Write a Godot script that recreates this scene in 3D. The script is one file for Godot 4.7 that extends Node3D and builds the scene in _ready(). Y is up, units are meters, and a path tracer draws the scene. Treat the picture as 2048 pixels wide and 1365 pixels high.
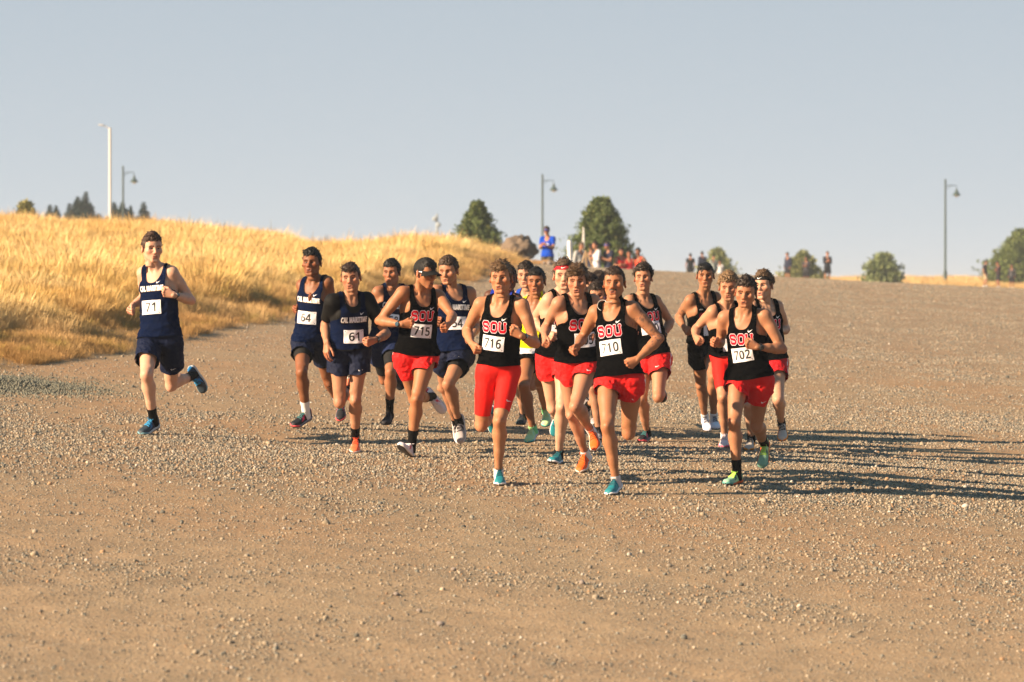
extends Node3D

# A cross-country pack coming up a gravel track on a hazy morning. y is up, metres, the camera looks along -z; d below means metres in front of the camera (d = -z).

func _ready() -> void:
	set_camera()
	set_sky()
	set_sun()
	make_materials()
	make_land()
	make_stones()
	make_grass()
	make_trees()
	make_lamps()
	make_roadside()
	make_templates()
	make_spectators()
	make_runners()


func set_camera() -> void:
	var cam := Camera3D.new()
	cam.name = "camera"
	cam.position = Vector3(0, 1.5, 0)
	cam.rotation_degrees = Vector3(-0.653, 0, 0)
	cam.near = 0.5
	cam.far = 6000.0
	var at := CameraAttributesPhysical.new()
	at.frustum_focal_length = 127.3
	at.frustum_near = 0.5
	at.frustum_far = 6000.0
	at.frustum_focus_distance = 29.5
	at.exposure_aperture = 4.2
	cam.attributes = at
	add_child(cam)
	cam.current = true


func set_sky() -> void:
	var sky := ProceduralSkyMaterial.new()
	sky.sky_top_color = Color(0.36, 0.51, 0.62)
	sky.sky_horizon_color = Color(0.755, 0.782, 0.803)
	sky.sky_curve = 0.16
	sky.ground_bottom_color = Color(0.42, 0.34, 0.27)
	sky.ground_horizon_color = Color(0.66, 0.66, 0.66)
	sky.sun_angle_max = 0.0
	var e := Environment.new()
	e.background_mode = Environment.BG_SKY
	e.sky = Sky.new()
	e.sky.sky_material = sky
	e.background_energy_multiplier = 0.43
	e.tonemap_mode = Environment.TONE_MAPPER_LINEAR
	e.tonemap_exposure = 2.8
	e.fog_enabled = true
	e.fog_light_color = Color(0.80, 0.84, 0.88)
	e.fog_density = 0.0004
	e.sdfgi_enabled = true
	e.ssao_enabled = true
	e.ssil_enabled = true
	var w := WorldEnvironment.new()
	w.name = "environment"
	w.environment = e
	add_child(w)


func set_sun() -> void:
	var sun := DirectionalLight3D.new()
	sun.name = "sun"
	sun.light_energy = 1.6
	sun.light_color = Color(1.0, 0.88, 0.74)
	sun.light_angular_distance = 0.5
	sun.shadow_enabled = true
	add_child(sun)
	sun.look_at_from_position(Vector3.ZERO, -Vector3(-0.845, 0.37, 0.39))

# ---------------------------------------------------------------- sampled distance fields and their surface nets
class Field:
	var o := Vector3.ZERO
	var c := 0.01
	var nx := 0
	var ny := 0
	var nz := 0
	var f := PackedFloat32Array()
	var blo := Vector3.ONE * 99.0   # reach of the current group
	var bhi := Vector3.ONE * -99.0

	func _init(lo: Vector3, hi: Vector3, cell: float) -> void:
		o = lo
		c = cell
		nx = int(ceil((hi.x - lo.x) / cell)) + 2
		ny = int(ceil((hi.y - lo.y) / cell)) + 2
		nz = int(ceil((hi.z - lo.z) / cell)) + 2
		start()

	func start() -> void:
		f = PackedFloat32Array()
		f.resize(nx * ny * nz)
		f.fill(1.0)
		blo = Vector3.ONE * 99.0
		bhi = Vector3.ONE * -99.0

	func reach(lo: Vector3, hi: Vector3) -> PackedInt32Array:
		blo = blo.min(lo)
		bhi = bhi.max(hi)
		var a := (lo - o) / c
		var b := (hi - o) / c
		return PackedInt32Array([clampi(int(a.x), 0, nx), clampi(int(b.x) + 2, 0, nx), clampi(int(a.y), 0, ny), clampi(int(b.y) + 2, 0, ny), clampi(int(a.z), 0, nz), clampi(int(b.z) + 2, 0, nz)])

	func cone(a: Vector3, b: Vector3, ra: float, rb: float, k := 0.01) -> void:
		var m := Vector3.ONE * (maxf(ra, rb) + maxf(3.0 * c, k))
		var q := reach(a.min(b) - m, a.max(b) + m)
		var ba := b - a
		var ib := 1.0 / maxf(ba.length_squared(), 1e-9)
		var dr := rb - ra
		var g := f
		var k4 := 0.25 / k
		for z in range(q[4], q[5]):
			for y in range(q[2], q[3]):
				var idx := (z * ny + y) * nx + q[0]
				var pa := Vector3(o.x + q[0] * c, o.y + y * c, o.z + z * c) - a
				for x in range(q[0], q[1]):
					var t := clampf(pa.dot(ba) * ib, 0.0, 1.0)
					var d := (pa - ba * t).length() - ra - dr * t
					var e := g[idx]
					var h := k - absf(d - e)
					if h > 0.0:
						g[idx] = minf(d, e) - h * h * k4
					elif d < e:
						g[idx] = d
					pa.x += c
					idx += 1
		f = g

	func ball(p: Vector3, r: Vector3, b := Basis(), k := 0.01, cut := false) -> void:
		var mr := maxf(r.x, maxf(r.y, r.z)) + maxf(3.0 * c, k)
		var m := Vector3.ONE * mr
		var q := reach(p - m, p + m)
		var ax := b.x / r.x
		var ay := b.y / r.y
		var az := b.z / r.z
		var g := f
		var k4 := 0.25 / k
		for z in range(q[4], q[5]):
			for y in range(q[2], q[3]):
				var idx := (z * ny + y) * nx + q[0]
				var pa := Vector3(o.x + q[0] * c, o.y + y * c, o.z + z * c) - p
				for x in range(q[0], q[1]):
					var v := Vector3(pa.dot(ax), pa.dot(ay), pa.dot(az))
					var k0 := v.length()
					var d := k0 * (k0 - 1.0) / maxf((v / r).length(), 1e-6)
					var e := g[idx]
					if cut:
						d = -d
						var h := k - absf(d - e)
						if h > 0.0:
							g[idx] = maxf(d, e) + h * h * k4
						elif d > e:
							g[idx] = d
					else:
						var h := k - absf(d - e)
						if h > 0.0:
							g[idx] = minf(d, e) - h * h * k4
						elif d < e:
							g[idx] = d
					pa.x += c
					idx += 1
		f = g

	# an elliptical sleeve round an axis: half widths interpolated between stations s = [[t, rx, rz], ...] along y of frame b at p (t downwards)
	func sleeve(p: Vector3, b: Basis, s: Array, k: float) -> void:
		var top: float = s[0][0]
		var low: float = s[s.size() - 1][0]
		var m := Vector3(0.24, 0.24, 0.24)
		var ea := p - b.y * top
		var eb := p - b.y * low
		var q := reach(ea.min(eb) - m, ea.max(eb) + m)
		var g := f
		var k4 := 0.25 / k
		for z in range(q[4], q[5]):
			for y in range(q[2], q[3]):
				var idx := (z * ny + y) * nx + q[0]
				var pa := Vector3(o.x + q[0] * c, o.y + y * c, o.z + z * c) - p
				for x in range(q[0], q[1]):
					var t := -pa.dot(b.y)
					if t > top and t < low + 3.0 * c:
						var n := 1
						while n < s.size() - 1 and t > s[n][0]:
							n += 1
						var u := clampf((t - s[n - 1][0]) / (s[n][0] - s[n - 1][0]), 0.0, 1.0)
						var rx := lerpf(s[n - 1][1], s[n][1], u)
						var rz := lerpf(s[n - 1][2], s[n][2], u)
						var vx := pa.dot(b.x) / rx
						var vz := pa.dot(b.z) / rz
						var k0 := sqrt(vx * vx + vz * vz)
						var d := k0 * (k0 - 1.0) / maxf(sqrt(vx * vx / (rx * rx) + vz * vz / (rz * rz)), 1e-5)
						var e := g[idx]
						var h := k - absf(d - e)
						if h > 0.0:
							g[idx] = minf(d, e) - h * h * k4
						elif d < e:
							g[idx] = d
					pa.x += c
					idx += 1
		f = g

	# joins a group made earlier (body) with the current one (a limb): soft near the joint, crisp away from it
	func join(body: PackedFloat32Array, joint: Vector3, soft: float, near: float, far: float) -> void:
		var q := reach(blo, bhi)
		var g := body
		var l := f
		for z in range(q[4], q[5]):
			for y in range(q[2], q[3]):
				var idx := (z * ny + y) * nx + q[0]
				var p := Vector3(o.x + q[0] * c, o.y + y * c, o.z + z * c)
				for x in range(q[0], q[1]):
					var d := l[idx]
					if d < 0.2:
						var e := g[idx]
						var k := lerpf(soft, 0.003, smoothstep(near, far, p.distance_to(joint)))
						var h := k - absf(d - e)
						if h > 0.0:
							g[idx] = minf(d, e) - h * h * 0.25 / k
						elif d < e:
							g[idx] = d
					p.x += c
					idx += 1
		f = g

	func at(p: Vector3) -> float:
		var a := (p - o) / c
		var x := clampi(int(a.x), 0, nx - 2)
		var y := clampi(int(a.y), 0, ny - 2)
		var z := clampi(int(a.z), 0, nz - 2)
		var u := a.x - x
		var v := a.y - y
		var w := a.z - z
		var i := (z * ny + y) * nx + x
		var j := i + nx * ny
		return lerpf(lerpf(lerpf(f[i], f[i + 1], u), lerpf(f[i + nx], f[i + nx + 1], u), v), lerpf(lerpf(f[j], f[j + 1], u), lerpf(f[j + nx], f[j + nx + 1], u), v), w)

	func offset(by: float) -> void:
		var g := f
		for i in g.size():
			if g[i] < 0.9:
				g[i] -= by
		f = g

	# one vertex in each cell that the surface crosses, one quad round each crossed edge
	func net() -> Dictionary:
		var cell := PackedInt32Array()
		cell.resize(nx * ny * nz)
		cell.fill(-1)
		var acc := PackedVector3Array()
		var cnt := PackedFloat32Array()
		var tri := PackedInt32Array()
		var sy := nx
		var sz := nx * ny
		var g := f
		var far := 2.0 * c
		for z in range(1, nz - 1):
			for y in range(1, ny - 1):
				var i := (z * ny + y) * nx
				for x in range(1, nx - 1):
					var v := g[i + x]
					if v > far or v < -far:
						continue
					var n := i + x
					for axis in 3:
						var w := g[n + (1 if axis == 0 else sy if axis == 1 else sz)]
						if (v < 0.0) == (w < 0.0):
							continue
						var t := v / (v - w)
						var p := Vector3(x, y, z)
						p[axis] += t
						var s1 := sy if axis == 0 else sz if axis == 1 else 1
						var s2 := sz if axis == 0 else 1 if axis == 1 else sy
						var ids := [n, n - s1, n - s1 - s2, n - s2]
						var vs := PackedInt32Array([0, 0, 0, 0])
						for m in 4:
							var id: int = ids[m]
							var q := cell[id]
							if q < 0:
								q = acc.size()
								cell[id] = q
								acc.append(Vector3.ZERO)
								cnt.append(0.0)
							acc[q] += p
							cnt[q] += 1.0
							vs[m] = q
						if v < 0.0:
							tri.append_array(PackedInt32Array([vs[0], vs[2], vs[1], vs[0], vs[3], vs[2]]))
						else:
							tri.append_array(PackedInt32Array([vs[0], vs[1], vs[2], vs[0], vs[2], vs[3]]))
		for q in acc.size():
			acc[q] = acc[q] / cnt[q] * c + o
		return {"v": acc, "i": tri, "n": normals_of(acc, tri)}

	static func normals_of(v: PackedVector3Array, t: PackedInt32Array) -> PackedVector3Array:
		var n := PackedVector3Array()
		n.resize(v.size())
		for k in range(0, t.size(), 3):
			var a := v[t[k]]
			var m := (v[t[k + 2]] - a).cross(v[t[k + 1]] - a)   # clockwise fronts
			n[t[k]] += m
			n[t[k + 1]] += m
			n[t[k + 2]] += m
		for k in n.size():
			n[k] = n[k].normalized() if n[k].length_squared() > 1e-20 else Vector3.UP
		return n


# keeps the part of a mesh where val > 0, cutting triangles along the line val = 0
func clipped(m: Dictionary, val: PackedFloat32Array) -> Dictionary:
	var v: PackedVector3Array = m.v
	var n: PackedVector3Array = m.n
	var ti: PackedInt32Array = m.i
	var nv := PackedVector3Array()
	var nn := PackedVector3Array()
	var nt := PackedInt32Array()
	var map := PackedInt32Array()
	map.resize(v.size())
	map.fill(-1)
	var edges := {}
	for k in range(0, ti.size(), 3):
		var poly := PackedInt32Array()
		for e in 3:
			var a := ti[k + e]
			var b := ti[k + (e + 1) % 3]
			if val[a] > 0.0:
				if map[a] < 0:
					map[a] = nv.size()
					nv.append(v[a])
					nn.append(n[a])
				poly.append(map[a])
			if (val[a] > 0.0) != (val[b] > 0.0):
				var key := mini(a, b) * 1000000 + maxi(a, b)
				if not edges.has(key):
					var t := val[a] / (val[a] - val[b])
					edges[key] = nv.size()
					nv.append(v[a].lerp(v[b], t))
					nn.append(n[a].lerp(n[b], t).normalized())
				poly.append(edges[key])
		for e in range(1, poly.size() - 1):
			nt.append_array(PackedInt32Array([poly[0], poly[e], poly[e + 1]]))
	return {"v": nv, "i": nt, "n": nn}


func blank_mesh() -> Dictionary:
	return {"v": PackedVector3Array(), "n": PackedVector3Array(), "i": PackedInt32Array(), "c": PackedColorArray(), "uv": PackedVector2Array()}


# adds src (with per-vertex colours col, or one colour) under xf to dst; flip for mirrored copies
func add_to(dst: Dictionary, src: Dictionary, xf: Transform3D, col, flip := false) -> void:
	var v: PackedVector3Array = dst.v
	var n: PackedVector3Array = dst.n
	var t: PackedInt32Array = dst.i
	var c: PackedColorArray = dst.c
	var b := v.size()
	var sv: PackedVector3Array = xf * (src.v as PackedVector3Array)
	v.append_array(sv)
	var sn: PackedVector3Array = src.n
	var nb := xf.basis
	for k in sn.size():
		n.append((nb * sn[k]).normalized())
	if col is Color:
		var cc := PackedColorArray()
		cc.resize(sv.size())
		cc.fill(col)
		c.append_array(cc)
	else:
		c.append_array(col)
	var st: PackedInt32Array = src.i
	if flip:
		for k in range(0, st.size(), 3):
			t.append_array(PackedInt32Array([st[k] + b, st[k + 2] + b, st[k + 1] + b]))
	else:
		for k in st.size():
			t.append(st[k] + b)
	dst.v = v
	dst.n = n
	dst.i = t
	dst.c = c


func to_mesh(m: Dictionary) -> ArrayMesh:
	var a := []
	a.resize(Mesh.ARRAY_MAX)
	a[Mesh.ARRAY_VERTEX] = m.v
	a[Mesh.ARRAY_NORMAL] = m.n
	a[Mesh.ARRAY_INDEX] = m.i
	if m.has("c") and m.c.size() == m.v.size():
		a[Mesh.ARRAY_COLOR] = m.c
	if m.has("uv") and m.uv.size() == m.v.size():
		a[Mesh.ARRAY_TEX_UV] = m.uv
	var r := ArrayMesh.new()
	r.add_surface_from_arrays(Mesh.PRIMITIVE_TRIANGLES, a)
	return r


# rings of equal size joined to a tube; each ring is an array of points
func loft(rings: Array, closed := true, cap_a := false, cap_b := false) -> Dictionary:
	var v := PackedVector3Array()
	var t := PackedInt32Array()
	var m: int = rings[0].size()
	for r in rings:
		for p in r:
			v.append(p)
	for k in rings.size() - 1:
		for e in (m if closed else m - 1):
			var a := k * m + e
			var b := k * m + (e + 1) % m
			t.append_array(PackedInt32Array([a, a + m, b, b, a + m, b + m]))
	for cap in 2:
		if (cap == 0 and cap_a) or (cap == 1 and cap_b):
			var base := 0 if cap == 0 else (rings.size() - 1) * m
			var mid := Vector3.ZERO
			for e in m:
				mid += v[base + e]
			v.append(mid / m)
			for e in m:
				if cap == 0:
					t.append_array(PackedInt32Array([v.size() - 1, base + e, base + (e + 1) % m]))
				else:
					t.append_array(PackedInt32Array([v.size() - 1, base + (e + 1) % m, base + e]))
	return {"v": v, "i": t, "n": Field.normals_of(v, t)}


# a round tube through points with radii
func tube(pts: Array, radii: Array, sides := 8, caps := true) -> Dictionary:
	var rings := []
	var prev := Vector3.ZERO
	for k in pts.size():
		var d: Vector3 = (pts[mini(k + 1, pts.size() - 1)] - pts[maxi(k - 1, 0)]).normalized()
		if prev == Vector3.ZERO:
			prev = d.cross(Vector3.UP if absf(d.y) < 0.9 else Vector3.RIGHT).normalized()
		var a := (prev - d * prev.dot(d)).normalized()
		prev = a
		var b := d.cross(a)
		var ring := []
		for e in sides:
			var w := TAU * e / sides
			ring.append(pts[k] + (a * cos(w) + b * sin(w)) * float(radii[k]))
		rings.append(ring)
	return loft(rings, true, caps, caps)

# ---------------------------------------------------------------- head, hands, hair and shoes, built once and reused
# head frame: origin between the eyes' height and the ears, x to the person's left, y up, z forward
func head_template(cell: float) -> Dictionary:
	var g := Field.new(Vector3(-0.11, -0.15, -0.135), Vector3(0.11, 0.14, 0.135), cell)
	g.ball(Vector3(0, 0.030, -0.016), Vector3(0.0770, 0.086, 0.097), Basis(), 0.01)
	g.ball(Vector3(0, -0.014, 0.030), Vector3(0.069, 0.086, 0.060), Basis(), 0.03)
	g.ball(Vector3(0, 0.045, 0.045), Vector3(0.064, 0.046, 0.042), Basis(), 0.03)
	for s in [-1.0, 1.0]:
		g.cone(Vector3(s * 0.057, -0.050, -0.002), Vector3(s * 0.021, -0.098, 0.062), 0.017, 0.014, 0.03)
		g.ball(Vector3(s * 0.047, -0.018, 0.054), Vector3(0.024, 0.017, 0.022), Basis(), 0.025)
	g.cone(Vector3(-0.012, -0.099, 0.071), Vector3(0.012, -0.099, 0.071), 0.014, 0.014, 0.025)
	g.cone(Vector3(-0.040, 0.024, 0.064), Vector3(0.0, 0.020, 0.077), 0.012, 0.011, 0.018)
	g.cone(Vector3(0.040, 0.024, 0.064), Vector3(0.0, 0.020, 0.077), 0.012, 0.011, 0.018)
	for s in [-1.0, 1.0]:
		g.ball(Vector3(s * 0.031, 0.004, 0.091), Vector3(0.022, 0.0145, 0.022), Basis(), 0.012, true)
	for s in [-1.0, 1.0]:
		g.ball(Vector3(s * 0.031, 0.003, 0.0615), Vector3(0.0150, 0.0120, 0.0145), Basis(), 0.004)
		g.cone(Vector3(s * 0.018, 0.0105, 0.0735), Vector3(s * 0.043, 0.0085, 0.069), 0.0042, 0.0042, 0.006)   # upper lid
		g.cone(Vector3(s * 0.019, -0.006, 0.0715), Vector3(s * 0.042, -0.006, 0.067), 0.003, 0.003, 0.007)
	g.cone(Vector3(0, 0.012, 0.079), Vector3(0, -0.026, 0.101), 0.0075, 0.0105, 0.012)   # nose
	g.ball(Vector3(0, -0.031, 0.100), Vector3(0.012, 0.010, 0.011), Basis(), 0.01)
	for s in [-1.0, 1.0]:
		g.ball(Vector3(s * 0.0125, -0.034, 0.089), Vector3(0.0085, 0.008, 0.012), Basis(), 0.008)
		g.ball(Vector3(s * 0.006, -0.042, 0.097), Vector3(0.0035, 0.004, 0.005), Basis(), 0.003, true)
	g.ball(Vector3(0, -0.064, 0.070), Vector3(0.033, 0.026, 0.022), Basis(), 0.02)   # muzzle
	g.cone(Vector3(-0.020, -0.061, 0.0855), Vector3(0.020, -0.061, 0.0855), 0.0045, 0.0045, 0.008)
	g.cone(Vector3(0.0, -0.059, 0.090), Vector3(0.0, -0.060, 0.090), 0.005, 0.005, 0.008)
	g.cone(Vector3(-0.016, -0.0745, 0.086), Vector3(0.016, -0.0745, 0.086), 0.0058, 0.0058, 0.008)
	g.ball(Vector3(0, -0.0675, 0.096), Vector3(0.021, 0.0028, 0.010), Basis(), 0.004, true)   # the gap between the lips
	g.ball(Vector3(0, -0.087, 0.093), Vector3(0.020, 0.006, 0.010), Basis(), 0.01, true)
	for s in [-1.0, 1.0]:
		var tilt := Basis(Vector3.UP, s * 0.65) * Basis(Vector3.RIGHT, -0.2)
		g.ball(Vector3(s * 0.086, -0.003, -0.014), Vector3(0.0085, 0.034, 0.020), tilt, 0.007)
		g.ball(Vector3(s * 0.095, 0.001, -0.006), Vector3(0.0055, 0.019, 0.010), tilt, 0.006, true)
	g.cone(Vector3(0, -0.03, -0.034), Vector3(0, -0.13, -0.040), 0.047, 0.046, 0.015)   # nape and throat
	return g.net()


# left hand: x towards the thumb, y towards the fingers, z out of the back of the hand; origin in the wrist
func hand_template(curl: float, cell: float) -> Dictionary:
	var g := Field.new(Vector3(-0.07, -0.05, -0.10), Vector3(0.085, 0.23, 0.05), cell)
	g.ball(Vector3(0, -0.012, -0.004), Vector3(0.028, 0.03, 0.021), Basis(), 0.01)
	var kn := [Vector3(0.031, 0.086, 0.004), Vector3(0.010, 0.091, 0.008), Vector3(-0.011, 0.086, 0.005), Vector3(-0.030, 0.076, -0.002)]
	var ln := [[0.044, 0.027, 0.021], [0.048, 0.031, 0.022], [0.044, 0.029, 0.021], [0.035, 0.022, 0.019]]
	for n in 4:
		var k: Vector3 = kn[n]
		g.cone(Vector3(k.x * 0.45, 0.008, -0.006), k + Vector3(0, -0.006, -0.006), 0.019, 0.0125, 0.012)
	g.ball(Vector3(0.020, 0.035, -0.018), Vector3(0.016, 0.032, 0.015), Basis(Vector3(0, 0, 1), -0.35), 0.012)   # ball of the thumb
	g.ball(Vector3(-0.022, 0.034, -0.014), Vector3(0.013, 0.034, 0.013), Basis(), 0.012)
	var palm := g.f
	for n in 4:
		g.start()
		var a = curl * [1.20, 1.28, 1.34, 1.38][n]
		var p: Vector3 = kn[n]
		var r: float = [0.0092, 0.0095, 0.009, 0.0080][n]
		var spread: float = [0.05, 0.01, -0.03, -0.08][n] * (1.6 - curl)
		g.ball(p, Vector3.ONE * (r + 0.0012), Basis(), 0.004)
		for e in 3:
			var d := Vector3(spread, cos(a), -sin(a)).normalized()
			var q := p + d * float(ln[n][e])
			g.cone(p, q, r, r * 0.90, 0.004)
			r *= 0.90
			p = q
			a += curl * [1.55, 1.05, 0.0][e]
		g.join(palm, kn[n], 0.008, 0.012, 0.03)
		palm = g.f
	g.start()
	if curl > 0.6:
		g.cone(Vector3(0.024, 0.030, -0.012), Vector3(0.043, 0.056, -0.018), 0.014, 0.0115, 0.006)
		g.cone(Vector3(0.043, 0.056, -0.018), Vector3(0.042, 0.085, -0.030), 0.0112, 0.0100, 0.005)
		g.cone(Vector3(0.042, 0.085, -0.030), Vector3(0.028, 0.103, -0.040), 0.0100, 0.0078, 0.005)
	else:
		g.cone(Vector3(0.022, 0.026, -0.012), Vector3(0.050, 0.056, -0.022), 0.014, 0.0115, 0.006)
		g.cone(Vector3(0.050, 0.056, -0.022), Vector3(0.064, 0.088, -0.030), 0.0112, 0.0100, 0.005)
		g.cone(Vector3(0.064, 0.088, -0.030), Vector3(0.068, 0.114, -0.036), 0.0100, 0.0078, 0.005)
	g.join(palm, Vector3(0.024, 0.030, -0.012), 0.012, 0.02, 0.05)
	return g.net()


func hairline(p: Vector3, low: float) -> float:
	var zs := [0.13, 0.086, 0.066, 0.050, 0.042, 0.034, 0.006, -0.006, -0.030, -0.045, -0.075, -0.13]
	var ys := [0.072, 0.072, 0.070, 0.064, 0.050, 0.006, -0.012, 0.028, 0.034, -0.026, -0.058, -0.066]
	var k := 1
	while k < zs.size() - 1 and p.z < zs[k]:
		k += 1
	var u := clampf((zs[k - 1] - p.z) / (zs[k - 1] - zs[k]), 0.0, 1.0)
	return p.y - lerpf(ys[k - 1], ys[k], u) - low


# style: [thickness on top, thickness at the sides, lump size, lump height, fringe, strands, strand length, strand lift, nape drop]
func hair_mesh(style: Array, col: Color, seed_: int, cell: float) -> Dictionary:
	var noise := FastNoiseLite.new()
	noise.seed = seed_
	noise.frequency = 1.0
	noise.fractal_octaves = 2
	var rng := RandomNumberGenerator.new()
	rng.seed = seed_
	var top: float = style[0]
	var side: float = style[1]
	var g := Field.new(Vector3(-0.15, -0.14, -0.18), Vector3(0.15, 0.22, 0.17), cell)
	g.ball(Vector3(0, 0.030, -0.018), Vector3(0.0785 + side, 0.087 + side, 0.099 + side), Basis(), 0.01)
	g.ball(Vector3(0, 0.040 + top * 0.5, 0.004), Vector3(0.069 + side * 0.6, 0.080 + top * 0.55, 0.086 + top * 0.25), Basis(), 0.02)
	if style[4] > 0.0:
		g.ball(Vector3(-0.012, 0.086, 0.058), Vector3(0.056, 0.022 + top * 0.4, 0.028 + style[4]), Basis(Vector3(0, 0, 1), -0.2), 0.02)
		g.ball(Vector3(0.032, 0.080, 0.056), Vector3(0.034, 0.028, 0.020 + style[4] * 0.6), Basis(Vector3(0, 0, 1), 0.4), 0.015)
	var m := g.net()
	var v: PackedVector3Array = m.v
	var n: PackedVector3Array = m.n
	var val := PackedFloat32Array()
	val.resize(v.size())
	for k in v.size():
		var p := v[k]
		# locks run back over the crown: the pattern is stretched along them
		var q := Vector3(p.x / style[2], p.y / style[2] * 0.8, p.z / style[2] * (0.45 if style[2] < 0.03 and style[3] < 0.006 else 0.8))
		var b := noise.get_noise_3dv(q) + 0.5 * noise.get_noise_3dv(q * 2.3 + Vector3(5, 3, 1))
		val[k] = hairline(p, -0.9 * style[4] if style[4] > 0.0 and p.z > 0.04 else style[8] * (-1.0 if p.z < -0.03 else 0.0)) + 0.007 * noise.get_noise_3dv(p * 160.0) + 0.016 * noise.get_noise_3dv(p * 45.0) - (style[9] * smoothstep(-0.06, 0.0, p.z) if style.size() > 9 else 0.0)
		v[k] = p + n[k] * (b * style[3] * (0.5 + 0.5 * smoothstep(0.0, 0.08, p.y)) - side * 0.8 * smoothstep(0.05, -0.01, p.y) * (0.0 if style[8] > 0.02 else 1.0))
	m.v = v
	m.n = Field.normals_of(v, m.i)
	m = clipped(m, val)
	v = m.v
	n = m.n
	var out := blank_mesh()
	var cols := PackedColorArray()
	for k in v.size():
		var b := 1.0 + 0.45 * noise.get_noise_3dv(Vector3(v[k].x * 260.0, v[k].y * 130.0, v[k].z * 60.0))
		cols.append(Color(col.r * b, col.g * b, col.b * b))
	add_to(out, m, Transform3D(), cols)
	for k in int(style[5]):
		var e := rng.randi() % maxi(v.size(), 1)
		var p := v[e]
		var up := n[e]
		var flow := Vector3(0.35 + rng.randfn(0, 0.5), 0.1 + rng.randfn(0, 0.3), -0.9 if p.y > 0.07 else -0.4).normalized()
		if p.y < 0.06:
			flow = Vector3(rng.randfn(0, 0.3), -1.0, -0.4).normalized()
		if style[4] > 0.0 and p.z > 0.06:
			flow = Vector3(-0.9 + rng.randfn(0, 0.5), rng.randfn(-0.05, 0.3), 0.3).normalized()
		var l: float = style[6] * rng.randf_range(0.5, 1.3) * (0.45 if p.y < 0.04 else 1.0)
		var d = (flow - up * flow.dot(up)).normalized() + up * (style[7] * rng.randf_range(0.4, 1.4))
		d = d.normalized()
		var p1 := p - up * 0.003
		var p2 = p1 + d * l * 0.5
		var p3 = p2 + (d - up * style[7] * 0.9 + Vector3(rng.randfn(0, 0.25), -0.15, 0)).normalized() * l * 0.5
		var w := 0.0032 if style[2] > 0.012 else 0.0022
		var b := rng.randf_range(0.6, 1.5)
		add_to(out, tube([p1, p2, p3], [w, w * 0.8, 0.0004], 3, false), Transform3D(), Color(col.r * b, col.g * b, col.b * b))
	return out


# shoe frame: origin in the ankle, y up, z towards the toe; the ground is 0.088 below
func shoe_half(t: float) -> float:
	var ts := [0.0, 0.02, 0.06, 0.15, 0.40, 0.55, 0.72, 0.86, 0.94, 0.985, 1.0]
	var ws := [0.002, 0.018, 0.027, 0.033, 0.034, 0.041, 0.0475, 0.043, 0.033, 0.016, 0.002]
	var k := 1
	while k < ts.size() - 1 and t > ts[k]:
		k += 1
	return lerpf(ws[k - 1], ws[k], clampf((t - ts[k - 1]) / (ts[k] - ts[k - 1]), 0.0, 1.0))


func shoe_top(t: float) -> float:
	var ts := [0.0, 0.03, 0.10, 0.20, 0.30, 0.42, 0.60, 0.78, 0.92, 1.0]
	var hs := [0.020, 0.072, 0.074, 0.062, 0.076, 0.066, 0.045, 0.034, 0.025, 0.004]
	var k := 1
	while k < ts.size() - 1 and t > ts[k]:
		k += 1
	return lerpf(hs[k - 1], hs[k], clampf((t - ts[k - 1]) / (ts[k] - ts[k - 1]), 0.0, 1.0))


func shoe_spring(t: float) -> float:
	return 0.020 * pow(smoothstep(0.62, 1.0, t), 1.4) + 0.006 * pow(smoothstep(0.15, 0.0, t), 1.0)


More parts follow.
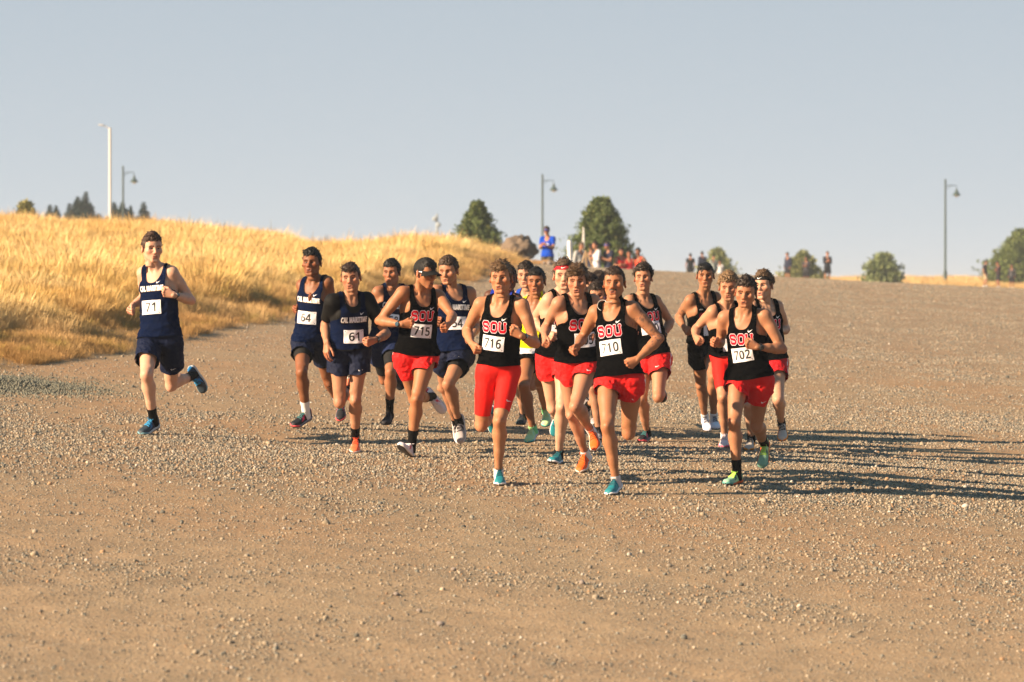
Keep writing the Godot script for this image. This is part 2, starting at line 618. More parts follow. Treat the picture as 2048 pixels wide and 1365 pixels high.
# [upper, sole, outsole, laces]; c = [main, accent, sole, laces]
func shoe_parts(c: Array) -> Array:
	var up := []
	var sole := []
	var under := []
	var cols := PackedColorArray()
	var scol := PackedColorArray()
	var ucol := PackedColorArray()
	for i in 25:
		var t: float = [0.0, 0.012, 0.03, 0.06, 0.10, 0.15, 0.20, 0.25, 0.30, 0.34, 0.38, 0.42, 0.47, 0.52, 0.58, 0.64, 0.70, 0.76, 0.82, 0.87, 0.91, 0.945, 0.97, 0.99, 1.0][i]
		var z := lerpf(-0.073, 0.203, t)
		var w := shoe_half(t)
		var bend := 0.006 * sin(t * 3.0)
		var y0 := -0.088 + shoe_spring(t)
		var th := lerpf(0.034, 0.024, t) * (0.6 + 0.4 * minf(1.0, w / 0.02))
		var ring := []
		var h := shoe_top(t)
		var pinch := lerpf(0.62, 1.0, smoothstep(0.25, 0.75, t))
		for e in 15:
			var a := PI * e / 14.0
			var cx := cos(a)
			var sx := sin(a)
			var px := signf(cx) * pow(absf(cx), 0.72) * w * 0.93 * lerpf(1.0, pinch, sx)
			ring.append(Vector3(px + bend, y0 + th - 0.004 + pow(sx, 0.85) * h, z))
			var f := e / 14.0
			var band := absf(t - (0.40 + 0.38 * absf(f - 0.5)))
			var k: Color = c[0]
			if (band < 0.07 and absf(f - 0.5) > 0.17 and absf(f - 0.5) < 0.42) or (t < 0.045):
				k = c[1]
			if c.size() > 4 and t > 0.62:
				k = (c[4] as Color)
			cols.append(k)
		up.append(ring)
		var sr := []
		for e in 12:
			var a := TAU * e / 12.0
			var px := cos(a) * (w + 0.003)
			var sy := sin(a)
			sr.append(Vector3(signf(px) * minf(absf(px) * 1.18, w + 0.003) + bend, y0 + 0.007 + (th - 0.007) * (0.5 + 0.5 * clampf(sy * 1.5, -1.0, 1.0)), z))
			scol.append(c[2] if t < 0.82 or c.size() < 6 else c[5])
		sole.append(sr)
		var ur := []
		for e in 10:
			var a := TAU * e / 10.0
			var px := cos(a) * (w - 0.001)
			ur.append(Vector3(signf(px) * minf(absf(px) * 1.2, w - 0.001) + bend, y0 + 0.0075 * (0.5 + 0.5 * clampf(sin(a) * 1.6, -1.0, 1.0)), z))
			ucol.append(Color(0.02, 0.02, 0.022))
		under.append(ur)
	var lace := blank_mesh()
	for n in 6:
		var t := 0.34 + n * 0.052
		var pts := []
		for e in 5:
			var a := PI * (0.5 + (e - 2) * 0.10)
			var tt := t + (0.025 if (e - 2) * (1 if n % 2 else -1) > 0 else 0.0) * absf(e - 2) * 0.5
			var w := shoe_half(tt) * lerpf(0.62, 1.0, smoothstep(0.25, 0.75, tt))
			var y0 := -0.088 + shoe_spring(tt) + lerpf(0.034, 0.024, tt)
			pts.append(Vector3(signf(cos(a)) * pow(absf(cos(a)), 0.72) * w + 0.006 * sin(tt * 3.0), y0 + pow(sin(a), 0.85) * shoe_top(tt), lerpf(-0.073, 0.203, tt)))
		add_to(lace, tube(pts, [0.003, 0.0035, 0.0035, 0.0035, 0.003], 5), Transform3D(), c[3])
	for s in [-1.0, 1.0]:
		var bow := []
		for e in 7:
			var a := PI * e / 6.0
			bow.append(Vector3(0.006 + s * (0.004 + 0.022 * sin(a)), 0.020 + 0.010 * sin(a * 2.0), 0.022 + 0.020 * (1.0 - cos(a)) * 0.5))
		add_to(lace, tube(bow, [0.0022, 0.0022, 0.0022, 0.0022, 0.0022, 0.0022, 0.0022], 4), Transform3D(), c[3])
	var u := blank_mesh()
	add_to(u, loft(up, false), Transform3D(), cols)
	var so := blank_mesh()
	add_to(so, loft(sole, true), Transform3D(), scol)
	var un := blank_mesh()
	add_to(un, loft(under, true), Transform3D(), ucol)
	return [u, so, un, lace]

# ---------------------------------------------------------------- print on shirts and bibs
func fill_tri(im: Image, a: Vector2, b: Vector2, c: Vector2, col: Color) -> void:
	var y0 := maxi(0, int(ceil(minf(a.y, minf(b.y, c.y)) - 0.5)))
	var y1 := mini(im.get_height() - 1, int(floor(maxf(a.y, maxf(b.y, c.y)) - 0.5)))
	var e := [[a, b], [b, c], [c, a]]
	for y in range(y0, y1 + 1):
		var yc := y + 0.5
		var lo := 1e9
		var hi := -1e9
		for s in e:
			var p: Vector2 = s[0]
			var q: Vector2 = s[1]
			if (p.y <= yc) != (q.y <= yc):
				var x := p.x + (q.x - p.x) * (yc - p.y) / (q.y - p.y)
				lo = minf(lo, x)
				hi = maxf(hi, x)
		var x0 := int(ceil(lo - 0.5))
		var x1 := int(floor(hi - 0.5))
		if x1 >= x0:
			im.fill_rect(Rect2i(x0, y, x1 - x0 + 1, 1), col)


func fill_poly(im: Image, pts: PackedVector2Array, col: Color) -> void:
	var t := Geometry2D.triangulate_polygon(pts)
	for k in range(0, t.size(), 3):
		fill_tri(im, pts[t[k]], pts[t[k + 1]], pts[t[k + 2]], col)


func stroke(im: Image, pts: Array, w: float, col: Color) -> void:
	for k in pts.size() - 1:
		var a: Vector2 = pts[k]
		var b: Vector2 = pts[k + 1]
		var d := (b - a).normalized()
		var n := Vector2(-d.y, d.x) * w
		fill_tri(im, a + n, b + n, b - n, col)
		fill_tri(im, a + n, b - n, a - n, col)
	for p in pts:
		var o := PackedVector2Array()
		for e in 8:
			o.append(p + Vector2.from_angle(TAU * (e + 0.5) / 8.0) * w * 1.04)
		fill_poly(im, o, col)


# lettering from a font, fitted into the rectangle
func letters(im: Image, text: String, font_name: String, weight: int, box: Rect2, col: Color, fat := 0.0) -> void:
	var sf := SystemFont.new()
	sf.font_names = PackedStringArray([font_name])
	sf.font_weight = weight
	var tm := TextMesh.new()
	tm.font = sf
	tm.font_size = 64
	tm.pixel_size = 0.01
	tm.depth = 0.0
	tm.text = text
	var arr := tm.get_mesh_arrays()
	var v: PackedVector3Array = arr[Mesh.ARRAY_VERTEX]
	var t := PackedInt32Array()
	if arr[Mesh.ARRAY_INDEX] != null:
		t = arr[Mesh.ARRAY_INDEX]
	else:
		for k in v.size():
			t.append(k)
	var lo := Vector3.ONE * 99.0
	var hi := Vector3.ONE * -99.0
	for p in v:
		lo = lo.min(p)
		hi = hi.max(p)
	var s := hi - lo
	for k in range(0, t.size(), 3):
		var q := []
		for e in 3:
			var p := v[t[k + e]]
			q.append(Vector2(box.position.x + (p.x - lo.x) / s.x * box.size.x, box.position.y + (hi.y - p.y) / s.y * box.size.y))
		fill_tri(im, q[0], q[1], q[2], col)
		if fat > 0.0:
			for e in 3:
				stroke(im, [q[e], q[(e + 1) % 3]], fat, col)


func swoosh(im: Image, at: Vector2, w: float, col: Color) -> void:
	var p := PackedVector2Array()
	for q in [Vector2(0.0, -0.02), Vector2(0.10, -0.20), Vector2(0.13, -0.22), Vector2(0.11, -0.10), Vector2(0.14, -0.02), Vector2(0.24, 0.0), Vector2(0.45, -0.06), Vector2(1.0, -0.24), Vector2(0.40, 0.10), Vector2(0.20, 0.17), Vector2(0.05, 0.13)]:
		p.append(at + q * w)
	fill_poly(im, p, col)


const PW := 1024
const PH := 1024
func pp(x: float, y: float) -> Vector2:
	return Vector2((0.5 + x / 0.44) * PW, (0.05 - y) / 0.65 * PH)


func shirt_print(kind: String, base: Color) -> ImageTexture:
	var im := Image.create(PW, PH, false, Image.FORMAT_RGB8)
	im.fill(base)
	var white := Color(0.93, 0.92, 0.92)
	if kind == "sou" or kind == "sou_dark":
		var red := Color(0.80, 0.07, 0.15) if kind == "sou" else Color(0.45, 0.04, 0.10)
		var rim := Color(0.88, 0.84, 0.86) if kind == "sou" else Color(0.30, 0.06, 0.10)
		var ls := [[Vector2(1, .74), Vector2(1, .86), Vector2(.84, 1), Vector2(.16, 1), Vector2(0, .86), Vector2(0, .66), Vector2(.16, .54), Vector2(.84, .46), Vector2(1, .34), Vector2(1, .14), Vector2(.84, 0), Vector2(.16, 0), Vector2(0, .14), Vector2(0, .26)],
			[Vector2(0, .5), Vector2(0, .84), Vector2(.2, 1), Vector2(.8, 1), Vector2(1, .84), Vector2(1, .16), Vector2(.8, 0), Vector2(.2, 0), Vector2(0, .16), Vector2(0, .5)],
			[Vector2(-.10, 1), Vector2(.10, 1), Vector2(.02, .96), Vector2(.02, .16), Vector2(.2, 0), Vector2(.8, 0), Vector2(.98, .16), Vector2(.98, .96), Vector2(.90, 1), Vector2(1.10, 1)]]
		for pass_ in 2:
			for n in 3:
				var pts := []
				for q in ls[n]:
					pts.append(pp(-0.100 + n * 0.069 + q.x * 0.043, -0.196 + q.y * 0.068))
				stroke(im, pts, (0.0100 if pass_ == 0 else 0.0070) / 0.44 * PW, rim if pass_ == 0 else red)
		if kind == "sou":
			swoosh(im, pp(0.052, -0.098), 0.042 / 0.44 * PW, white)
		else:
			var a := pp(-0.105, -0.075)
			letters(im, "adidas", "Droid Sans", 700, Rect2(a.x, a.y, 0.04 / 0.44 * PW, 0.012 / 0.65 * PH), Color(0.75, 0.75, 0.75))
	elif kind == "cal":
		var a := pp(-0.118, -0.118)
		var r := Rect2(a.x, a.y, 0.236 / 0.44 * PW, 0.046 / 0.65 * PH)
		letters(im, "CAL MARITIME", "Droid Sans", 700, Rect2(r.position + Vector2(4, 4), r.size), Color(0.55, 0.42, 0.12), 3.0)
		letters(im, "CAL MARITIME", "Droid Sans", 700, r, white, 3.0)
		swoosh(im, pp(0.052, -0.092), 0.040 / 0.44 * PW, white)
	elif kind == "plain_mark":
		swoosh(im, pp(0.052, -0.092), 0.040 / 0.44 * PW, white)
	elif kind == "stripe":   # white lower part, as on the yellow singlet
		im.fill_rect(Rect2i(0, int(pp(0, -0.37).y), PW, PH), Color(0.86, 0.85, 0.87))
	elif kind == "white_blue":
		im.fill_rect(Rect2i(0, 0, PW, int(pp(0, -0.06).y)), Color(0.05, 0.12, 0.50))
		im.fill_rect(Rect2i(0, int(pp(0, -0.44).y), PW, PH), Color(0.05, 0.14, 0.55))
	elif kind == "tee":
		im.fill_rect(Rect2i(0, 0, PW, PH), base)
		for q in [[-0.075, 0.05], [-0.03, 0.07], [0.02, 0.05], [0.065, 0.06]]:   # white chest print, too blurred to read
			stroke(im, [pp(q[0] - 0.015, -0.16), pp(q[0], -0.16 - q[1] * 0.5), pp(q[0] + 0.02, -0.17)], 16.0, white)
	im.resize(PW / 2, PH / 2, Image.INTERPOLATE_LANCZOS)
	return ImageTexture.create_from_image(im)


func bib_print(text: String) -> ImageTexture:
	var im := Image.create(352, 232, false, Image.FORMAT_RGB8)
	im.fill(Color(0.90, 0.89, 0.90))
	var w := 88.0 * text.length()
	letters(im, text, "Droid Sans Mono", 400, Rect2(176 - w / 2, 46, w, 140), Color(0.02, 0.02, 0.03), 5.0)
	for p in [Vector2(22, 20), Vector2(330, 20), Vector2(22, 212), Vector2(330, 212)]:
		stroke(im, [p, p + Vector2(1, 1)], 6.5, Color(0.12, 0.12, 0.14))
	for p in [Vector2(24, 26), Vector2(326, 26), Vector2(24, 206), Vector2(326, 206)]:
		stroke(im, [p, p + Vector2(signf(176 - p.x) * 16, signf(116 - p.y) * 9)], 2.0, Color(0.45, 0.45, 0.47))
	im.resize(176, 116, Image.INTERPOLATE_LANCZOS)
	return ImageTexture.create_from_image(im)

# ---------------------------------------------------------------- people
const JN := ["P", "NK", "HD", "RS", "RE", "RW", "RH", "LS", "LE", "LW", "LH", "RP", "RK", "RA", "RT", "LP", "LK", "LA", "LT"]
var T := {}            # head, hand templates by cell size
var mats := {}
var prints := {}
var number := {}


func sm(a: float, b: float, x: float) -> float:
	return smoothstep(a, b, x)


func numbered(called: String) -> String:
	var n: int = number.get(called, 0)
	number[called] = n + 1
	return called if n == 0 else "%s_%03d" % [called, n]


func part(called: String, m: Dictionary, mat: Material, parent: Node3D, label := "") -> MeshInstance3D:
	var o := MeshInstance3D.new()
	o.name = called
	o.mesh = to_mesh(m)
	o.material_override = mat
	parent.add_child(o, true)
	if label:
		o.set_meta("label", label)
	return o


func skin_at(base: Color, red: float) -> Color:
	return Color(base.r * (1.0 + 0.06 * red), base.g * (1.0 - 0.16 * red), base.b * (1.0 - 0.20 * red))


# colours of the head's vertices: lips, brows, eyes, beard, the scalp under the hair
func head_colors(h: Dictionary, s: Dictionary) -> PackedColorArray:
	var skin: Color = s.skin
	var brow: Color = s.hc * 0.8
	var open: float = s.get("open", 0.0)
	var squint: float = s.get("squint", 0.45)
	var beard: float = s.get("beard", 0.0)
	var must: float = s.get("must", 0.0)
	var gaze: float = s.get("gaze", 0.0)
	var noise := FastNoiseLite.new()
	noise.frequency = 90.0
	var out := PackedColorArray()
	for p in h.v:
		var ax := absf(p.x)
		var k := 0.25 * noise.get_noise_3dv(p)
		k += 0.9 * exp(-(Vector2(ax - 0.042, p.y + 0.026).length_squared()) / 0.0005) * sm(0.02, 0.06, p.z)
		k += 0.9 * exp(-(Vector2(ax, p.y + 0.03).length_squared()) / 0.0002) * sm(0.07, 0.09, p.z)
		if ax > 0.07 and p.z < 0.03 and p.y < 0.04:
			k += 0.8
		var c := skin_at(skin, k)
		if p.z > 0.055:
			var lip := sm(0.026, 0.018, ax) * sm(-0.0835, -0.079, p.y) * sm(-0.0535, -0.058, p.y - 0.0 + 0.10 * ax)
			c = c.lerp(Color(skin.r * 0.80, skin.g * 0.50, skin.b * 0.48), lip * 0.8)
			if absf(p.y + 0.0675) < (0.0018 + open * 0.3) * sqrt(maxf(0.0, 1.0 - pow(ax / 0.019, 2.0))) + 0.0006 and ax < 0.020:
				c = Color(0.06, 0.022, 0.02)
			var by := 0.0235 + 0.006 * (1.0 - pow((ax - 0.032) / 0.02, 2.0)) - 0.004
			if ax > 0.011 and ax < 0.052 and absf(p.y - by) < 0.0056:
				c = c.lerp(brow * 0.6, 0.95)
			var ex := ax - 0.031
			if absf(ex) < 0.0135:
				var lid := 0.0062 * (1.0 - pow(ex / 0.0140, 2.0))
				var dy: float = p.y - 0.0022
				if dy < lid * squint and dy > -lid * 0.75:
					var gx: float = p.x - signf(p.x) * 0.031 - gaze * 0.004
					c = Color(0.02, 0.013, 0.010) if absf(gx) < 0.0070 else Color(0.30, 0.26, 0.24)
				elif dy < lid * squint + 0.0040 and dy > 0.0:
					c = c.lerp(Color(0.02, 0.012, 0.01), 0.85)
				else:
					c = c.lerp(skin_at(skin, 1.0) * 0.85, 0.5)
			if must > 0.0 and ax < 0.031 and p.y < -0.0445 + 0.0 and p.y > -0.0575 - 0.12 * ax:
				c = c.lerp(brow, must)
		if beard > 0.0 and p.y < -0.045 and p.y > -0.125 and p.z > -0.01:
			var m := sm(-0.040, -0.060, p.y + 0.25 * (0.055 - ax)) * (0.7 + 0.5 * noise.get_noise_3dv(p * 3.0))
			if ax < 0.024 and p.y > -0.084 and p.y < -0.057:
				m = 0.0
			c = c.lerp(brow, clampf(beard * m, 0.0, 1.0))
		if hairline(p, 0.004) > 0.0 and not (ax > 0.0765 and p.y < 0.035):
			c = c.lerp(s.hc * 0.7, 0.9)
		out.append(c)
	return out


# the common head given its own jaw, nose, cheeks and chin, and its mouth opened
func face_of(t: Dictionary, s: Dictionary, seed_: int) -> Dictionary:
	var rng := RandomNumberGenerator.new()
	rng.seed = seed_
	var jaw := rng.randf_range(-1, 1)
	var nose := rng.randf_range(-1, 1)
	var wide := rng.randf_range(-1, 1)
	var chin := rng.randf_range(-1, 1)
	var drop: float = s.get("open", 0.0) * 1.0 + 0.0005
	var v := PackedVector3Array()
	for p in t.v:
		var q: Vector3 = p
		q.x *= 1.0 + 0.07 * jaw * sm(-0.02, -0.09, p.y) + 0.035 * wide * sm(0.05, 0.0, absf(p.y + 0.01))
		q.y -= 0.007 * chin * sm(-0.055, -0.10, p.y)
		q.z += 0.006 * nose * sm(0.022, 0.008, absf(p.x)) * sm(0.035, 0.0, absf(p.y + 0.02)) * sm(0.075, 0.095, p.z)
		q.x += signf(p.x) * 0.0025 * nose * sm(0.022, 0.010, absf(p.x)) * sm(-0.02, -0.034, p.y) * sm(-0.05, -0.04, p.y) * sm(0.075, 0.09, p.z)
		q.y -= drop * sm(-0.0665, -0.0690, p.y) * sm(-0.02, 0.04, p.z) * sm(-0.16, -0.11, p.y)
		v.append(q)
	return {"v": v, "i": t.i, "n": Field.normals_of(v, t.i), "paint": head_colors(t, s)}


func body_prims(g: Field, J: Dictionary, fr: Dictionary, grow: float, what: String) -> void:
	var h: float = J.h
	var b: float = J.get("b", 1.0)
	var C: Basis = fr.C
	var Q: Basis = fr.Q
	var S: Vector3 = fr.S
	var P: Vector3 = J.P
	var w := h * b
	if what == "torso" or what == "core" or what == "collar":
		g.ball(S + C * Vector3(0, -0.150, -0.004) * h, Vector3(0.146 * w + grow, 0.185 * h + grow, 0.104 * w + grow), C, 0.03)
		g.ball(S + C * Vector3(0, -0.055, -0.010) * h, Vector3(0.150 * w + grow, 0.075 * h + grow, 0.078 * w + grow), C, 0.04)
		for s in [-1.0, 1.0]:
			var sh: Vector3 = J.LS if s > 0 else J.RS
			g.ball(S + C * Vector3(s * 0.070, -0.115, 0.066) * h, Vector3(0.074 * w + grow, 0.056 * h + grow, 0.036 * w + grow), C, 0.03)
			g.ball(S + C * Vector3(s * 0.080, -0.100, -0.062) * h, Vector3(0.076 * w + grow, 0.095 * h + grow, 0.042 * w + grow), C, 0.03)
			g.cone(S + C * Vector3(s * 0.036, 0.045, -0.022) * h, sh.lerp(S, 0.12) + C.y * 0.012 * h, 0.042 * h + grow, 0.043 * h + grow, 0.035)
			g.cone(S + C * Vector3(s * 0.112, -0.130, -0.022) * h, P.lerp(S, 0.34) + Q * Vector3(s * 0.078, 0, -0.004) * h, 0.050 * w + grow, 0.055 * w + grow, 0.04)
			if grow < 0.004:
				g.cone(S + C * Vector3(s * 0.020, -0.012, 0.060) * h, S + C * Vector3(s * 0.070, -0.004, 0.052) * h, 0.010, 0.006, 0.018)
				g.cone(S + C * Vector3(s * 0.018, -0.010, 0.058) * h, J.HD + fr.H * Vector3(s * 0.052, -0.058, -0.030) * h, 0.009, 0.009, 0.018)
		g.ball(P.lerp(S, 0.36), Vector3(0.124 * w + grow, 0.175 * h + grow, 0.088 * w + grow), Q.slerp(C, 0.5), 0.05)
		g.ball(P + Q * Vector3(0, 0.040, 0.004) * h, Vector3(0.150 * w + grow, 0.115 * h + grow, 0.096 * w + grow), Q, 0.05)
		for s in [-1.0, 1.0]:
			g.ball(P + Q * Vector3(s * 0.074, -0.030, -0.054) * h, Vector3(0.084 * w + grow, 0.090 * h + grow, 0.078 * w + grow), Q, 0.03)
		if what != "core":
			g.cone(S + C * Vector3(0, 0.0, -0.018) * h, J.HD + fr.H * Vector3(0, -0.055, -0.022) * h, 0.053 * h + grow, 0.046 * h + grow, 0.03)
	elif what.substr(1, 1) == "A":
		var s := what.substr(0, 1)
		var a: Vector3 = J[s + "S"]
		var e: Vector3 = J[s + "E"]
		var k: Vector3 = J[s + "W"]
		var fw := ((k - e).normalized() - (e - a).normalized() * 0.3).normalized()
		var out := (C.x * (1.0 if s == "L" else -1.0) + C.y * 0.4).normalized()
		g.cone(a + out * 0.002, a.lerp(e, 0.42) + out * 0.003, 0.053 * w + grow, 0.042 * w + grow, 0.02)
		if what.ends_with("_top"):
			return
		g.cone(a.lerp(e, 0.35), e, 0.043 * w + grow, 0.034 * w + grow, 0.02)
		g.cone(a.lerp(e, 0.38) + fw * 0.014, a.lerp(e, 0.72) + fw * 0.010, 0.033 * w + grow, 0.029 * w + grow, 0.025)
		g.cone(a.lerp(e, 0.30) - fw * 0.015, a.lerp(e, 0.66) - fw * 0.012, 0.032 * w + grow, 0.028 * w + grow, 0.025)
		if what.ends_with("_upper"):
			return
		g.cone(e - fw * 0.010, e.lerp(k, 0.28), 0.031 * w + grow, 0.041 * w + grow, 0.02)
		g.cone(e.lerp(k, 0.22), e.lerp(k, 0.55), 0.041 * w + grow, 0.034 * w + grow, 0.02)
		g.cone(e.lerp(k, 0.55), k, 0.034 * w + grow, 0.0245 * h + grow, 0.02)
	else:
		var s := "R" if what == "RL" else "L"
		var a: Vector3 = J[s + "P"]
		var e: Vector3 = J[s + "K"]
		var k: Vector3 = J[s + "A"]
		var u1 := (e - a).normalized()
		var u2 := (k - e).normalized()
		var kf := (u1 - u2 + Q.z * 0.2).normalized()
		var f1 := (kf - u1 * kf.dot(u1)).normalized()
		var f2 := (kf - u2 * kf.dot(u2)).normalized()
		g.cone(a, a.lerp(e, 0.42), 0.084 * w + grow, 0.073 * w + grow, 0.02)
		g.cone(a.lerp(e, 0.40), e, 0.074 * w + grow, 0.050 * w + grow, 0.018)
		g.cone(a.lerp(e, 0.25) + f1 * 0.020, a.lerp(e, 0.74) + f1 * 0.014, 0.062 * w + grow, 0.047 * w + grow, 0.018)
		g.cone(a.lerp(e, 0.30) - f1 * 0.020, a.lerp(e, 0.85) - f1 * 0.010, 0.056 * w + grow, 0.040 * w + grow, 0.018)
		g.ball(e + f1 * 0.010 + f2 * 0.006, Vector3.ONE * (0.046 * h + grow), Basis(), 0.02)
		var sx := u1.cross(f1) * (1.0 if s == "L" else -1.0)
		g.ball(a.lerp(e, 0.84) + f1 * 0.020 + sx * 0.030, Vector3.ONE * (0.026 * h + grow), Basis(), 0.015)   # the muscle above the inner knee
		g.ball(e.lerp(k, 0.26) - f2 * 0.022 + sx * 0.014, Vector3(0.036, 0.036, 0.036) * h + Vector3.ONE * grow, Basis(), 0.012)
		g.ball(e + f1 * 0.032 + f2 * 0.020, Vector3.ONE * (0.022 * h + grow), Basis(), 0.02)   # kneecap
		g.cone(e - f2 * 0.004, e.lerp(k, 0.30) - f2 * 0.022, 0.046 * w + grow, 0.057 * w + grow, 0.018)
		g.cone(e.lerp(k, 0.28) - f2 * 0.020, e.lerp(k, 0.64) - f2 * 0.012, 0.057 * w + grow, 0.039 * w + grow, 0.018)
		g.cone(e.lerp(k, 0.05) + f2 * 0.008, e.lerp(k, 0.7) + f2 * 0.002, 0.036 * h + grow, 0.029 * h + grow, 0.02)
		g.cone(e.lerp(k, 0.60), k, 0.036 * w + grow, 0.031 * h + grow, 0.02)


func frames(J: Dictionary, s: Dictionary) -> Dictionary:
	var S: Vector3 = (J.RS + J.LS) * 0.5
	var up: Vector3 = (S - J.P).normalized()
	var cx: Vector3 = J.LS - J.RS
	cx = (cx - up * cx.dot(up)).normalized()
	var qx: Vector3 = J.LP - J.RP
	qx = (qx - up * qx.dot(up)).normalized()
	var H := Basis(Vector3.UP, deg_to_rad(s.get("yaw", 0.0))) * Basis(Vector3.RIGHT, deg_to_rad(-s.get("pitch", 0.0))) * Basis(Vector3(0, 0, 1), deg_to_rad(-s.get("roll", 0.0)))
	return {"S": S, "C": Basis(cx, up, cx.cross(up)), "Q": Basis(qx, up, qx.cross(up)), "H": H}


func bounds(J: Dictionary, keys: Array, m: float) -> AABB:
	var a := AABB(J[keys[0]], Vector3.ZERO)
	for k in keys:
		a = a.expand(J[k])
	return a.grow(m)


# builds one person under a Node3D at the place on the ground; s is the description, J the joints in metres from that place
func make_person(s: Dictionary, J: Dictionary, place: Vector3, turn := 0.0) -> Node3D:
	var lod: float = s.get("lod", 1.0)
	var root := Node3D.new()
	root.name = numbered("person")
	add_child(root)
	root.position = place
	root.rotation.y = turn
	root.set_meta("label", s.label)
	root.set_meta("category", "person")
	root.set_meta("group", s.get("group", "runners in the race"))
	var h: float = J.h
	var fr := frames(J, s)
	var C: Basis = fr.C
	var Q: Basis = fr.Q
	var S: Vector3 = fr.S
	var noise := FastNoiseLite.new()
	noise.seed = hash(s.label) % 100000
	noise.frequency = 1.0
	noise.fractal_octaves = 2
	var skin: Color = Color(s.skin.r * 0.70, s.skin.g * 0.565, s.skin.b * 0.455)
	s.skin = skin
	# ---- body
	var bb := bounds(J, JN, 0.15)
	var g := Field.new(bb.position, bb.end, 0.0115 * lod)
	body_prims(g, J, fr, 0.0, "torso")
	var body := g.f
	for l in [["RA", "RS"], ["LA", "LS"], ["RL", "RP"], ["LL", "LP"]]:
		g.start()
		body_prims(g, J, fr, 0.0, l[0])
		g.join(body, J[l[1]], 0.045, 0.07, 0.16)
		body = g.f
	var bm := g.net()
	var cols := PackedColorArray()
	var tats: Array = s.get("tattoo", [])
	for p in bm.v:
		var k := 0.22 * noise.get_noise_3dv(p * 14.0) + 0.15 * noise.get_noise_3dv(p * 45.0)
		for n in ["RK", "LK", "RE", "LE"]:
			k += 0.7 * exp(-p.distance_squared_to(J[n]) / 0.0035)
		var c := skin_at(skin, k)
		for t in tats:
			if p.distance_to(J[t[0]].lerp(J[t[1]], t[2])) < t[3]:
				var q: Vector3 = p * 34.0
				var v := absf(noise.get_noise_3dv(q))
				c = c.lerp(Color(0.035, 0.035, 0.04), 0.72 * sm(0.14, 0.03, v))
		cols.append(c)
	var out := blank_mesh()
	add_to(out, bm, Transform3D(), cols)
	var ht: Dictionary = T["head"] if lod < 1.4 else T["head_far"]
	var fs: float = s.get("face", 1.0)
	ht = face_of(ht, s, hash(s.label))
	var hx := Transform3D(fr.H * Basis.from_scale(Vector3(0.96 * fs, 1.0, 0.98) * h * s.get("hs", 1.0)), J.HD)
	add_to(out, ht, hx, ht.paint)
	for sd in ["R", "L"]:
		var left: bool = sd == "L"
		var w: Vector3 = J[sd + "W"]
		var dy: Vector3 = ((J[sd + "H"] - w).normalized() + (w - J[sd + "E"]).normalized() * 0.12).normalized()
		var th: Vector3 = Vector3.UP * 1.0 + C.z * 0.45 - C.x * (0.25 if left else -0.25)
		th = (th - dy * th.dot(dy)).normalized()
		var dz := th.cross(dy) if left else dy.cross(th)
		var hand: Dictionary = T["hand_open"] if s.get("open_hand", "") == sd else (T["hand"] if lod < 1.4 else T["hand_far"])
		var hc := PackedColorArray()
		for p in hand.v:
			hc.append(skin_at(skin, 0.35 + 0.5 * sm(0.07, 0.09, p.y) + 0.3 * noise.get_noise_3dv(p * 60.0)))
		add_to(out, hand, Transform3D(Basis(th, dy, dz) * Basis.from_scale(Vector3.ONE * h * 0.95), w), hc, not left)
	part("body", out, mats.skin, root)
	# ---- hair
	if s.has("hair"):
		var hm := hair_mesh(s.hair, s.hc, hash(s.label) % 9973, 0.0052 if lod < 1.4 else 0.012)
		var hh := blank_mesh()
		add_to(hh, hm, hx, hm.c)
		part("hair", hh, mats.hair, root)
	# ---- shorts or trousers
	var sh: Dictionary = s.shorts
	var tight: bool = sh.get("tight", false)
	var keys := ["P", "RP", "LP", "RK", "LK"]
	bb = bounds(J, keys + (["RA", "LA"] if sh.len > 1.2 else []), 0.17)
	var sg := Field.new(bb.position, bb.end, 0.009 * lod)
	var ease := 0.005 if tight else 0.010
	body_prims(sg, J, fr, ease, "core")
	body = sg.f
	for l in [["R", "RP"], ["L", "LP"]]:
		sg.start()
		var a: Vector3 = J[l[0] + "P"]
		var e: Vector3 = J[l[0] + "K"]
		body_prims(sg, J, fr, ease - 0.002, l[0] + "L")
		if not tight and sh.len < 1.0:
			var out_: Vector3 = Q.x * (1.0 if l[0] == "L" else -1.0)
			sg.cone(a + out_ * 0.002, a.lerp(e, sh.len + 0.05) + out_ * 0.010 + Q.z * 0.006, 0.092 * h, (0.084 + 0.020 * sh.get("flare", 1.0)) * h, 0.03)
		sg.join(body, a, 0.05, 0.10, 0.20)
		body = sg.f
	var m := sg.net()
	var v: PackedVector3Array = m.v
	var n: PackedVector3Array = m.n
	for k in v.size():
		var p = v[k] - J.P
		var lp = p * Q
		var amp := 0.0022 if tight else 0.0085 * (1.0 - 0.75 * sm(-0.03, 0.05, lp.y))
		var wave := noise.get_noise_3dv(Vector3(lp.x * 42.0, lp.y * 9.0, lp.z * 30.0)) * sm(-0.12, 0.06, lp.y) + 0.8 - 1.6 * absf(noise.get_noise_3dv(Vector3(lp.x * 15.0 + lp.y * 8.0, lp.y * 12.0 - lp.x * 4.0, lp.z * 14.0)))
		v[k] += n[k] * amp * wave
	m.v = v
	m.n = Field.normals_of(v, m.i)
	var val := PackedFloat32Array()
	val.resize(v.size())
